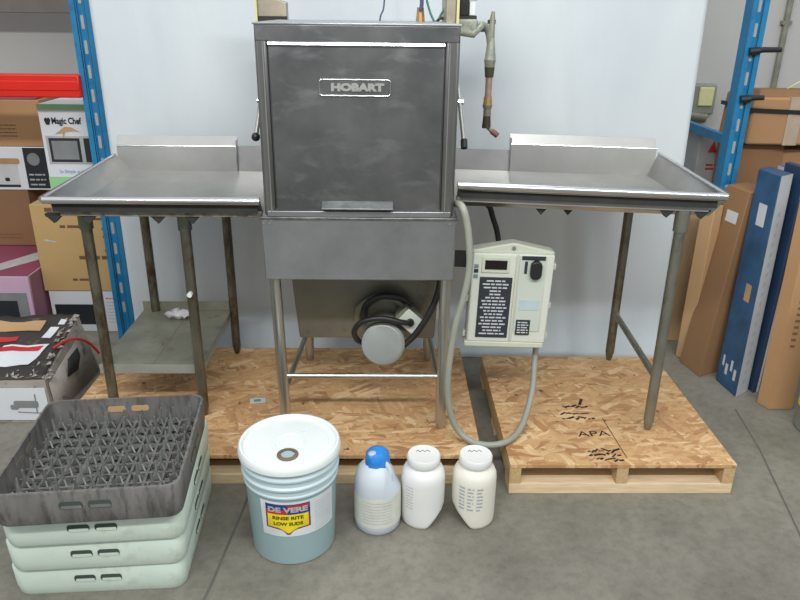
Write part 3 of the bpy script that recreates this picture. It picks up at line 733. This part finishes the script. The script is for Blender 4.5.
tp.add([topz(i/N, j/N) for j in range(N+1) for i in range(N+1)], [(j*(N+1)+i, j*(N+1)+i+1, (j+1)*(N+1)+i+1, (j+1)*(N+1)+i) for j in range(N) for i in range(N)])
tpo = tp.build('top_panel', 'battered', t, angle=180, solid=.002)
def patch(name, m, u0, u1, v0, v1, up=.004, par=None, skewu=0):
    b = MB(); n = 6
    P = []
    for j in range(n+1):
        for i in range(n+1):
            v = v0+(v1-v0)*j/n; u = u0+(u1-u0)*i/n+skewu*(j/n)
            x, y, z = topz(u, v); P.append((x, y, z+up))
    b.add(P, [(j*(n+1)+i, j*(n+1)+i+1, (j+1)*(n+1)+i+1, (j+1)*(n+1)+i) for j in range(n) for i in range(n)])
    return b.build(name, m, par or tpo)
patch('paper_sticker', 'boxwhite', .55, .86, .18, .50, skewu=.06)
patch('red_stripe', 'red', .55, .87, .40, .47, .0055, skewu=.02)
patch('paper_sticker', 'boxwhite', .84, .90, .60, .78, skewu=.02)
patch('paper_sticker', 'boxwhite', .90, .945, .82, .92)
patch('printed_stripe', 'card4', .3, .80, .72, .90)
patch('printed_stripe', 'red', .3, .68, .56, .63)
fp = MB().pts8([(-.60, -.006, .012), (-.006, -.006, .012), (-.006, -.001, .012), (-.60, -.001, .012), (-.60, -.004, .148), (-.010, -.004, .155), (-.010, .0, .155), (-.60, .0, .148)]).build('front_panel', 'boxwhite', t)
MB().prism(rrect(-.14, -.045, .07, .10, .008), 'y', -.0085, -.0055).build('printed_tool', 'picgrey', fp)
MB().prism(rrect(-.155, -.125, .062, .082, .006), 'y', -.009, -.0055).build('printed_tool', 'picgrey', fp)
MB().tube([(-.055, -.007, .045), (-.052, -.007, .13)], .0022, 6).build('printed_tool', 'picgrey', fp)
MB().tube([(-.13, -.007, .05), (-.04, -.007, .045)], .002, 6).build('printed_tool', 'picgrey', fp)
sp = MB().add
sd = MB(); sd.add([(.009, .02, .03), (.046, .38, .03), (.002, .38, .24), (.0, .02, .165)], [(0, 1, 2, 3)]); sdo = sd.build('side_panel', 'torn', t, solid=.003)
b = MB(); b.add([(.030, .12, .14), (.037, .20, .13), (.040, .235, .18), (.036, .23, .22), (.028, .15, .205)], [(0, 1, 2, 3, 4)]); b.move(lambda c: (c.x-.001, c.y, c.z)); b.build('dark_tear', 'picdark', t, solid=.003)
MB().tube(smooth_path([(-.03, .16, .25), (.0, .20, .262), (.03, .26, .245), (.045, .33, .19), (.055, .38, .12)]), .006, 8).build('red_strap', 'red', t)
b = MB(); rr = random.Random(9)
for k in range(70):
    if k < 40: x = -.30+.31*rr.random(); y = .005+.05*rr.random(); z = .190+.012*rr.random()
    else: y = .38*rr.random(); x = -.02-.04*rr.random(); z = .198+.1*y/.4+.01*rr.random()
    b.add([(x, y, z), (x+rr.uniform(.01, .03), y+rr.uniform(-.01, .01), z+rr.uniform(-.004, .014)), (x+rr.uniform(0, .02), y+rr.uniform(.01, .02), z+rr.uniform(0, .016))], [(0, 1, 2)])
b.build('torn_card', 'torn', t, solid=.0015)

# ---------------------------------------------------------------- right cartons (leaning)
def leaning(label, N_, vL, vR, lean, H, m, name='cardboard_box', rmat=None):
    t = thing(name, label, 'box', (N_[0], N_[1], 0))
    vL, vR, ln = Vector(vL), Vector(vR), Vector(lean)
    q = [Vector((0, 0)), vR, vR+vL, vL]
    # bottom corners lifted so that the leaning box rests on its near edge
    MB().pts8([(p.x, p.y, 0) for p in q]+[(p.x+ln.x, p.y+ln.y, H) for p in q]).build('box_body', m, t, .003)
    def onR(u, v, off=.001):   # right face, u along, v 0..1 up
        p = vR*u+ln*v; n = Vector((vR.y, -vR.x)).normalized()*off
        return (p.x+n.x, p.y+n.y, H*v)
    def onL(u, v, off=.001):
        p = vL*u+ln*v; n = Vector((-vL.y, vL.x)).normalized()*off
        return (p.x+n.x, p.y+n.y, H*v)
    def quad(fn, u0, u1, v0, v1, nm, mm, par=None, off=.001):
        b = MB(); b.add([fn(u0, v0, off), fn(u1, v0, off), fn(u1, v1, off), fn(u0, v1, off)], [(0, 1, 2, 3)]); return b.build(nm, mm, par or t)
    return t, onL, onR, quad
t, oL, oR, qd = leaning('pale narrow carton leaning behind the brown carton beside the white sheet', (1.452, 3.05), (-.04, .05), (.05, .025), (.040, .085), .74, 'card4')
t, oL, oR, qd = leaning('tall brown carton with a small white label leaning on the right blue upright', (1.440, 2.885), (-.030, .155), (.115, .055), (.158, .172), .825, 'card3')
qd(oL, .22, .72, .82, .88, 'paper_label', 'whiteprint')['label'] = 'small white label'
t, oL, oR, qd = leaning('tall glossy blue carton with white end panel and blue and white print', (1.526, 2.702), (-.020, .155), (.080, .058), (.122, .225), .925, 'bluecarton')
qd(oR, .0, 1.0, .0, 1.0, 'white_panel', M.setdefault('greywhite', mat('grey_white_print', sr(186, 188, 190), .5, 0, .08, 8)), off=.0015)
qd(oL, .30, .66, .76, .86, 'paper_label', 'whiteprint')
qd(oL, .25, .5, .42, .50, 'printed_picture', 'card4', off=.0012)
bars([(.12+.09*k, .12+.09*k+.035, .52+.02*(k % 3), .16) for k in range(8)], 'cyanprint', t, lambda u, v: oL(u, v, .0013))
bars([(.15+.2*k, .15+.2*k+.12, .06+.03*(k % 2), .05) for k in range(4)], 'whiteprint', t, lambda u, v: oL(u, v, .0013), 'printed_letters')
bars([(.35, .60, .05+.045*k, .02) for k in range(18)], 'greyprint', t, lambda u, v: oR(u, v, .0022), 'end_print')
t, oL, oR, qd = leaning('slim dark blue carton with pale edge leaning right of the glossy blue carton', (1.620, 2.735), (-.018, .14), (.032, .02), (.150, .230), .95, 'blueprint')
qd(oR, .55, 1.0, .0, 1.0, 'pale_edge', 'boxwhite', off=.0015)
t, oL, oR, qd = leaning('brown carton leaning at the right edge of the picture behind the drum', (1.622, 2.598), (-.026, .055), (.105, .0), (.125, .230), .86, 'card')
bars([(.3, .5, .3+.03*k, .012) for k in range(9)], 'brownprint', t, lambda u, v: oR(u, v))
# drum
t = thing('drum', 'grey green cylindrical drum with a yellow sticker at the right edge', 'drum', (1.795, 2.44, 0))
MB().lathe([(0, 0), (.13, 0), (.136, .006), (.136, .30), (.139, .305), (.136, .31), (.136, .55), (.13, .56), (0, .56)], seg=48).build('body', 'olive', t)
b = MB(); n = 14
P = [(-.1375*math.cos(R(-20+75*i/n)), -.1375*math.sin(R(-20+75*i/n)), z) for z in (.10, .32) for i in range(n+1)]
b.add(P, [(i, i+1, n+2+i, n+1+i) for i in range(n)]); b.build('sticker', 'yellow', t)['label'] = 'yellow sticker'
bars([(x*.0-.02, .10, .13+.03*k, .006) for k in range(6) for x in (0,)], 'blackprint', t, lambda u, v: (-.1385*math.cos(u/.1385), -.1385*math.sin(u/.1385), v))
# shelved boxes behind
t = thing('cardboard_box', 'brown carton wrapped in clear tape and a black strap behind the right upright', 'box', (1.675, 3.34, .985))
MB().hexa([(0, 0), (.62, -.02), (.62, .3), (0, .3)], [(.01, 0), (.62, -.02), (.62, .3), (.01, .3)], 0, .215).build('box_body', 'card', t, .01)
MB().box(.17, .235, -.004-.006, .305, -.0, .2175).build('tape_band', M.setdefault('tapebrown', mat('cloudy_tape', sr(180, 164, 142), .25, 0, .12, 20)), t)
MB().pts8([(-.01, -.010, .150), (.63, -.030, .128), (.63, .302, .128), (-.01, .302, .150), (-.01, -.010, .168), (.63, -.030, .146), (.63, .302, .146), (-.01, .302, .168)]).build('black_strap', 'black', t)
MB().pts8([(.03, .01, .215), (.60, .01, .215), (.60, .16, .215), (.03, .16, .215), (.05, .05, .245), (.58, .05, .245), (.58, .14, .245), (.05, .14, .245)]).build('top_flap', 'card_dark', t, .004)
MB().tube([(.20, .10, .245), (.36, .06, .36)], .003, 6).build('loose_strap', 'yellowtrim', t)
b = carton('dim brown carton standing on the floor under the taped carton', 1.69, 1.90, 3.40, 3.645, 0, .975, 'card3')
b = carton('orange brown carton under the taped carton at the right edge', 1.905, 2.3, 3.42, 3.8, 0, .950, 'card')
t, w, h = carton('purple and white printed carton behind the blue cartons', 1.83, 2.1, 3.06, 3.30, 0, .90, 'boxwhite')
MB().box(0, w, 0, .24, h, h+.002).build('top_panel', M.setdefault('lilac', mat('lilac_print', sr(126, 120, 160), .5)), t)
MB().box(.02, w, -.0015, 0, h-.16, h-.02).build('dark_panel', 'picdark', t)
t, w, h = carton('grey carton with a small red mark behind the depth brace', 1.60, 1.76, 3.66, 3.84, 0, .99, M.setdefault('greycarton', mat('grey_carton', sr(172, 172, 172), .7)))
MB().prism([(.05, h-.10), (.095, h-.10), (.075, h-.04)], 'y', -.002, 0).build('red_mark', 'red', t)
face_bars([(.05, .12, h-.17-.02*k, .010) for k in range(2)], 'red', t, 0, 0, 0, 'red_print')
t, w, h = carton('dark grey bin standing low on the floor between the sheet and the right rack', 1.40, 1.590, 3.45, 3.8, 0, .72, M.setdefault('binpaint', mat('dark_grey_bin', sr(92, 92, 92), .6)), 'bin', 'storage_bin')
MB().tube(smooth_path([(.0, .05, h+.02), (.08, .02, h+.06), (.16, .03, h+.05), (.21, .05, h+.02)]), .007, 8).build('handle', 'black', t)
t = thing('wooden_board', 'pale wooden board leaning on the grey bin behind the right table', 'board', (1.345, 3.30, 0))
MB().pts8([(0, 0, 0), (.16, -.03, 0), (.165, -.005, 0), (.005, .025, 0), (.06, .13, .84), (.20, .09, .72), (.205, .115, .72), (.065, .155, .84)]).build('panel', 'card4', t, .002)

# ---------------------------------------------------------------- dish racks
S = .239
def rack_shell(m, h, parent, wall=.007, inset=.012):
    """square crate wall with rounded corners and two slots in each face"""
    b = MB()
    def ring(s, z, r=.035): return [(x, y, z) for x, y in rrect(-s, s, -s, s, r, 5)]
    prof = [(S-.006, 0), (S-.004, .004), (S-.001, h*.3), (S+.001, h-.004), (S-.001, h), (S-wall, h), (S-wall-.001, h*.3), (S-inset-wall, .004)]
    rings = [[b.bm.verts.new(p) for p in ring(s_, z_)] for s_, z_ in prof]
    n = len(rings[0])
    for A, B in zip(rings, rings[1:]):
        for k in range(n): b.bm.faces.new((A[k], A[(k+1) % n], B[(k+1) % n], B[k]))
    return b.build('shell', m, parent, angle=40)
def slots(parent, h, depthmat, z0=None):
    z0 = z0 or h*.58
    for a in range(4):
        for d in (-.036, .036):
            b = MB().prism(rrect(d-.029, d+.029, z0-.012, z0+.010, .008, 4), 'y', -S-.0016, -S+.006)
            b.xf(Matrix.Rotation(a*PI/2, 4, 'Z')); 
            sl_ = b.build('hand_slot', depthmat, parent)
            led = MB().prism(rrect(d-.025, d+.027, z0-.0115, z0-.002, .004, 3), 'y', -S-.0022, -S-.001)
            led.xf(Matrix.Rotation(a*PI/2, 4, 'Z')); led.build('slot_ledge', 'mint' if parent.name == 'dish_rack' else 'peg', sl_)
def lattice(m, parent, z=.006, k=9, hw=.003):
    b = MB()
    for i in range(k+1):
        u = -S+.03+(2*S-.06)*i/k
        b.box(u-hw, u+hw, -S+.010, S-.010, z, z+.008); b.box(-S+.010, S-.010, u-hw, u+hw, z+.0005, z+.0085)
    return b.build('base_grid', m, parent)
specs = [(-.824, 1.820, 0, 3.2, 'pale mint dish rack at the bottom of the stack of racks', 'dish racks in the stack'),
         (-.816, 1.806, .1, 4.0, 'pale mint dish rack second from the floor in the stack of racks', 'dish racks in the stack'),
         (-.806, 1.790, .2, 4.6, 'pale mint dish rack third from the floor, directly under the grimy charcoal rack', 'dish racks in the stack')]
first = thing('dish_rack', specs[0][4], 'dish rack', (specs[0][0], specs[0][1], 0), (0, 0, R(3.2)), specs[0][5])
rack_shell('mint', .098, first)
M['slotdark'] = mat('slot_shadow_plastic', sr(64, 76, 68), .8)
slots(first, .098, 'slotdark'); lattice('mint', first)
for sx, sy, l_, w_ in ((0, -1, .16, .004), (0, 1, .16, .004)):
    pass
for x, y, z, rz, lab, grp in specs[1:]:
    r_ = first.copy(); C.objects.link(r_); r_.location = (x, y, z); r_.rotation_euler = (0, 0, R(rz)); r_['label'] = lab
    for ch in first.children:
        c = ch.copy(); C.objects.link(c); c.parent = r_
        for g_ in ch.children:
            d_ = g_.copy(); C.objects.link(d_); d_.parent = c
dr = thing('dish_rack', 'grimy charcoal peg rack on top of the stack of mint racks', 'dish rack', (-.797, 1.752, .30), (0, 0, R(5.5)), 'dish racks in the stack')
rack_shell('rack_dark', .103, dr)
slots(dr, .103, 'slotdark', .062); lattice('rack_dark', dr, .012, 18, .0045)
lattice('rack_dark', dr, .022, 9, .004)
# see-through rear slots: paler insets on the inner faces
for a in (0, 1, 2, 3):
    for d in (-.036, .036):
        b = MB().prism(rrect(d-.027, d+.027, .056, .076, .008, 4), 'y', -S+.0065, -S+.0085).xf(Matrix.Rotation(a*PI/2, 4, 'Z'))
        b.build('hand_slot', 'card4' if a == 2 else 'floor', dr)
pm = MB().lathe([(.0055, 0), (.005, .02), (.0035, .05), (.0025, .056), (0, .057)], seg=8)
pm.prism([(-.020, 0), (.020, 0), (.006, .018), (-.006, .018)], 'y', -.0022, .0022)
pm.prism([(-.020, 0), (.020, 0), (.006, .018), (-.006, .018)], 'x', -.0022, .0022)
peg = pm.build('peg', 'peg', dr)
k = 9; step = (2*S-.08)/(k-1)
rr = random.Random(2)
for i in range(k):
    for j in range(k):
        o = peg if (i == 0 and j == 0) else peg.copy()
        if o is not peg: C.objects.link(o)
        o.location = (-S+.04+i*step, -S+.04+j*step, .0285)
        o.rotation_euler = (rr.uniform(-.16, .16), rr.uniform(-.16, .16), R(45+rr.uniform(-14, 14)))

# ---------------------------------------------------------------- pail
t = thing('pail', 'large teal plastic pail with white lid and a red, blue and yellow label', 'pail', (-.288, 1.815, 0))
rb = lambda z: .127+.011*z/.26
MB().lathe([(0, .004), (.120, .004), (.123, 0), (.127, .004), (rb(.10), .10), (rb(.2), .2), (.1375, .250), (.1375, .256), (0, .256)], seg=64).build('body', 'bucket', t)
MB().lathe([(.1375, .246), (.142, .249), (.1425, .254), (.1395, .258), (.1395, .274), (.146, .278), (.1465, .284), (.141, .289), (.141, .304), (.147, .308), (.1475, .314), (.143, .320), (.143, .335)], seg=64).build('rings', 'pailring', t)
MB().lathe([(.145, .334), (.151, .334), (.153, .337), (.1525, .345), (.151, .354), (.147, .360), (.142, .3605), (.139, .358), (.137, .350), (.118, .350), (.115, .353), (.045, .353), (.042, .350), (0, .350)], seg=72).build('lid', 'lid', t)
sp = MB().lathe([(.031, .350), (.031, .357), (.027, .359), (.021, .359), (.020, .354)], (.004, -.070, 0), 32).build('spout_ring', 'spout_ring', t)
MB().lathe([(0, .356), (.018, .356), (.020, .353)], (.004, -.070, 0), 32).build('spout_cap', 'spout', sp)
MB().lathe([(.048, .351), (.050, .355), (.054, .355), (.056, .352)], (0, -.015, 0), 40).build('molded_ring', 'lid', t)
MB().tube([(.03, .050, .351), (.055, .058, .351)], .004, 8).build('molded_mark', 'pailring', t)
def wrap(off):   # (u, v) on the pail surface; u = arc length from the front, v = height
    def fn(u, v):
        r = rb(v)+off; a = u/rb(v)+R(2)
        return (r*math.sin(a), -r*math.cos(a), v)
    return fn
def curved(poly_rows, name, m, par, off, nu=24):
    """poly_rows: list of (v, u0, u1)"""
    b = MB(); fn = wrap(off); P = []
    for v, u0, u1 in poly_rows: P += [fn(u0+(u1-u0)*i/nu, v) for i in range(nu+1)]
    b.add(P, [(j*(nu+1)+i, j*(nu+1)+i+1, (j+1)*(nu+1)+i+1, (j+1)*(nu+1)+i) for j in range(len(poly_rows)-1) for i in range(nu)])
    return b.build(name, m, par, angle=180)
lb = curved([(.112, -.080, .155), (.238, -.084, .155)], 'paper_label', M.setdefault('paperlabel', mat('white_label', sr(216, 224, 226), .5)), t, .0012, 40)
U = .066
curved([(.120, -.004, .004), (.142, -U, U), (.230, -U, U)], 'shield_border', 'navy', lb, .0018)
curved([(.123, -.003, .003), (.1445, -U+.003, U-.003), (.227, -U+.003, U-.003)], 'shield_edge', 'red', lb, .0022)
curved([(.126, -.002, .002), (.147, -U+.006, U-.006), (.196, -U+.006, U-.006)], 'yellow_field', 'yellow', lb, .0026)
curved([(.194, -U+.003, 0), (.211, -U+.003, 0)], 'red_field', 'red', lb, .0026)
curved([(.211, -U+.003, 0), (.227, -U+.003, 0)], 'blue_field', 'navy', lb, .0026)
curved([(.194, 0, U-.003), (.211, 0, U-.003)], 'blue_field', 'navy', lb, .0026)
curved([(.211, 0, U-.003), (.227, 0, U-.003)], 'red_field', 'red', lb, .0026)
w2 = lambda off: (lambda c: wrap(off)(c.x, c.z))
text('DE VERE', .024, 'white', lb, (0, 0, .2105), fn=w2(.0034), bold=.0013, width=.116)
M['oliveink'] = mat('olive_ink', sr(104, 100, 34), .6)
text('RINSE RITE', .0165, 'oliveink', lb, (0, 0, .181), fn=w2(.0034), bold=.0006, width=.09)
text('LOW SUDS', .0165, 'oliveink', lb, (0, 0, .160), fn=w2(.0034), bold=.0006, width=.085)
bars([(.080, .148, .120+.009*k, .0016) for k in range(12)], 'greyprint', lb, wrap(.0020))

# ---------------------------------------------------------------- jugs and jars
t = thing('jug', 'translucent gallon jug with bright blue wrapped cap beside the pail', 'jug', (-.026, 1.885, 0))
jg = MB().lathe([(0, .003), (.060, .003), (.066, 0), (.072, .008), (.074, .03), (.074, .145), (.073, .175), (.066, .205), (.050, .226), (.036, .236), (.030, .240), (.029, .250), (0, .250)], seg=48)
jg.move(lambda c: (c.x-(.016 if c.x > .02 and .165 < c.z < .24 else 0)*min(1, (c.x-.02)/.03), c.y, c.z) if c.x > .02 and .165 < c.z < .24 else c)
jg.build('body', 'jug', t, angle=60)
MB().tube(smooth_path([(.020, -.018, .248), (.045, -.022, .243), (.060, -.026, .215), (.062, -.028, .180), (.060, -.028, .16)]), [.0085]*33, 10).move(lambda c: (c.x-.021, c.y, c.z)).build('handle', 'jug', t)
b = MB().lathe([(.036, .226), (.040, .232), (.039, .248), (.036, .266), (.029, .276), (.012, .280), (0, .280)], seg=28)
b.move(lambda c: c+Vector((.004*noise.noise(c*60), .004*noise.noise(c*60+Vector((5, 0, 0))), .003*noise.noise(c*50))))
cp = b.build('cap', 'bluecap', t)
MB().sphere((-.014, -.014, .272), .014, (1.2, 1, .6)).build('cap_patch', 'spout', cp)
b = MB(); n = 40
P = [(.0752*math.sin(R(-130+260*i/n)), -.0752*math.cos(R(-130+260*i/n)), z+(.003*math.sin(i*.7) if z > .1 else 0)) for z in (.032, .142) for i in range(n+1)]
b.add(P, [(i, i+1, n+2+i, n+1+i) for i in range(n)]); lb = b.build('paper_label', 'paper', t, angle=180)
bars([(-.05, .05, .05+.011*k, .0018) for k in range(8)], 'greyprint', lb, lambda u, v: (.0762*math.sin(u/.0762), -.0762*math.cos(u/.0762), v))
def jar(label, loc, side, m, printed):
    t = thing('jar', label, 'jar', loc, (0, 0, 0), 'white plastic jars')
    b = MB().lathe([(0, .003), (.058, .003), (.064, 0), (.069, .008), (.070, .02), (.0705, .04), (.0705, .06), (.0705, .10), (.0705, .160), (.069, .180), (.062, .196), (.052, .205), (.047, .210), (.046, .228), (0, .228)], seg=56)
    # slanted grip cut at the foot
    A = Vector((.0705, .072)); B = Vector((.008, 0.0)); d = (B-A).normalized(); nn = Vector((-d.y, d.x))
    if nn.x < 0: nn = -nn
    bmesh.ops.subdivide_edges(b.bm, edges=[e for e in b.bm.edges if max(v.co.z for v in e.verts) < .11 and abs(e.verts[0].co.z-e.verts[1].co.z) > .01], cuts=3)
    def cut(c):
        x = c.x*side; p = Vector((x, c.z)); k = (p-A).dot(nn)
        if k > 0: p = p-nn*k
        return (p.x*side, c.y, max(0, p.y))
    b.move(cut)
    b.build('body', m, t, angle=50)
    lid = MB().lathe([(.046, .214), (.0515, .215), (.053, .218), (.053, .240), (.050, .2445), (.047, .2435), (0, .2435)], seg=48).build('lid', 'jar', t)
    MB().tube(smooth_path([(-.024, .012, .2442), (-.018, .020, .2442), (-.012, .011, .2442), (-.004, .020, .2442), (.004, .012, .2442), (.012, .020, .2442), (.020, .012, .2442)], 5), .0013, 6).build('handwriting', 'picgrey', lid)
    if printed: bars([(-.045+.03*(q % 3)*1.0, -.045+.03*(q % 3)+.02, .075+.013*(q//3), .006) for q in range(21)], 'greyprint', t, lambda u, v: (.0712*math.sin(u/.0712-.2), -.0712*math.cos(u/.0712-.2), v))
    else: bars([(-.05, -.022, .075+.011*q, .004) for q in range(8)], 'faintprint', t, lambda u, v: (.0712*math.sin(u/.0712-.2), -.0712*math.cos(u/.0712-.2), v))
jar('white plastic jar with screw lid, next to the blue capped jug', (.121, 1.912, 0), 1, 'jar', False)
jar('creamy white plastic jar with blurred black print, in front of the gap between pallets', (.287, 1.912, 0), -1, 'cream', True)

# ---------------------------------------------------------------- light
def area(name, loc, target, sx, sy, power, col=(1, 1, 1)):
    l = bpy.data.lights.new(name, 'AREA'); l.shape = 'RECTANGLE'; l.size = sx; l.size_y = sy; l.energy = power; l.color = col
    o = bpy.data.objects.new(name, l); C.objects.link(o); o.location = loc
    o.rotation_euler = (Vector(target)-Vector(loc)).to_track_quat('-Z', 'Y').to_euler()
    return o
area('tube_light', (.1, -.35, 3.15), (0, 2.6, .8), 4.2, .16, 92, (1, .99, .97))
area('ceiling_light', (.3, 2.2, 3.5), (0, 2.4, 0), 4.5, .3, 22, (1, .99, .96))
wd = bpy.data.worlds.new('World'); bpy.context.scene.world = wd; wd.use_nodes = True
nt = wd.node_tree; bg = nt.nodes['Background']
tc = nt.nodes.new('ShaderNodeTexCoord'); sp_ = nt.nodes.new('ShaderNodeSeparateXYZ'); nt.links.new(tc.outputs['Generated'], sp_.inputs[0])
rp_ = nt.nodes.new('ShaderNodeValToRGB'); mr = nt.nodes.new('ShaderNodeMapRange'); mr.inputs['From Min'].default_value = -1
nt.links.new(sp_.outputs['Z'], mr.inputs['Value']); nt.links.new(mr.outputs['Result'], rp_.inputs['Fac'])
el = rp_.color_ramp.elements; el[0].position = .40; el[0].color = (.30, .30, .29, 1); el[1].position = .75; el[1].color = (.85, .88, .92, 1)
e = el.new(.52); e.color = (.42, .43, .44, 1)
nt.links.new(rp_.outputs['Color'], bg.inputs['Color']); bg.inputs['Strength'].default_value = .75

# ---------------------------------------------------------------- camera
cam = bpy.data.cameras.new('Camera'); co = bpy.data.objects.new('Camera', cam); C.objects.link(co)
Rm = Matrix(((0.999810470556205, -0.004901031718412769, -0.01884151942586226), (-0.015603111570701734, 0.37707519629195857, -0.9260512076827573), (0.011643275977673404, 0.9261696800422027, 0.3769272580950225)))
co.matrix_world = Matrix.Translation((0, 0, 1.55)) @ Rm.to_4x4()
cam.sensor_width = 36; cam.lens = 712.205*36/800; cam.clip_start = .05
sc = bpy.context.scene; sc.camera = co
sc.view_settings.view_transform = 'Standard'; sc.view_settings.look = 'None'; sc.view_settings.exposure = .32; sc.view_settings.gamma = 1
sc.view_settings.use_curve_mapping = False
sc.cycles.sample_clamp_indirect = 2.5; sc.cycles.blur_glossy = 1.0; sc.cycles.caustics_reflective = False; sc.cycles.caustics_refractive = False
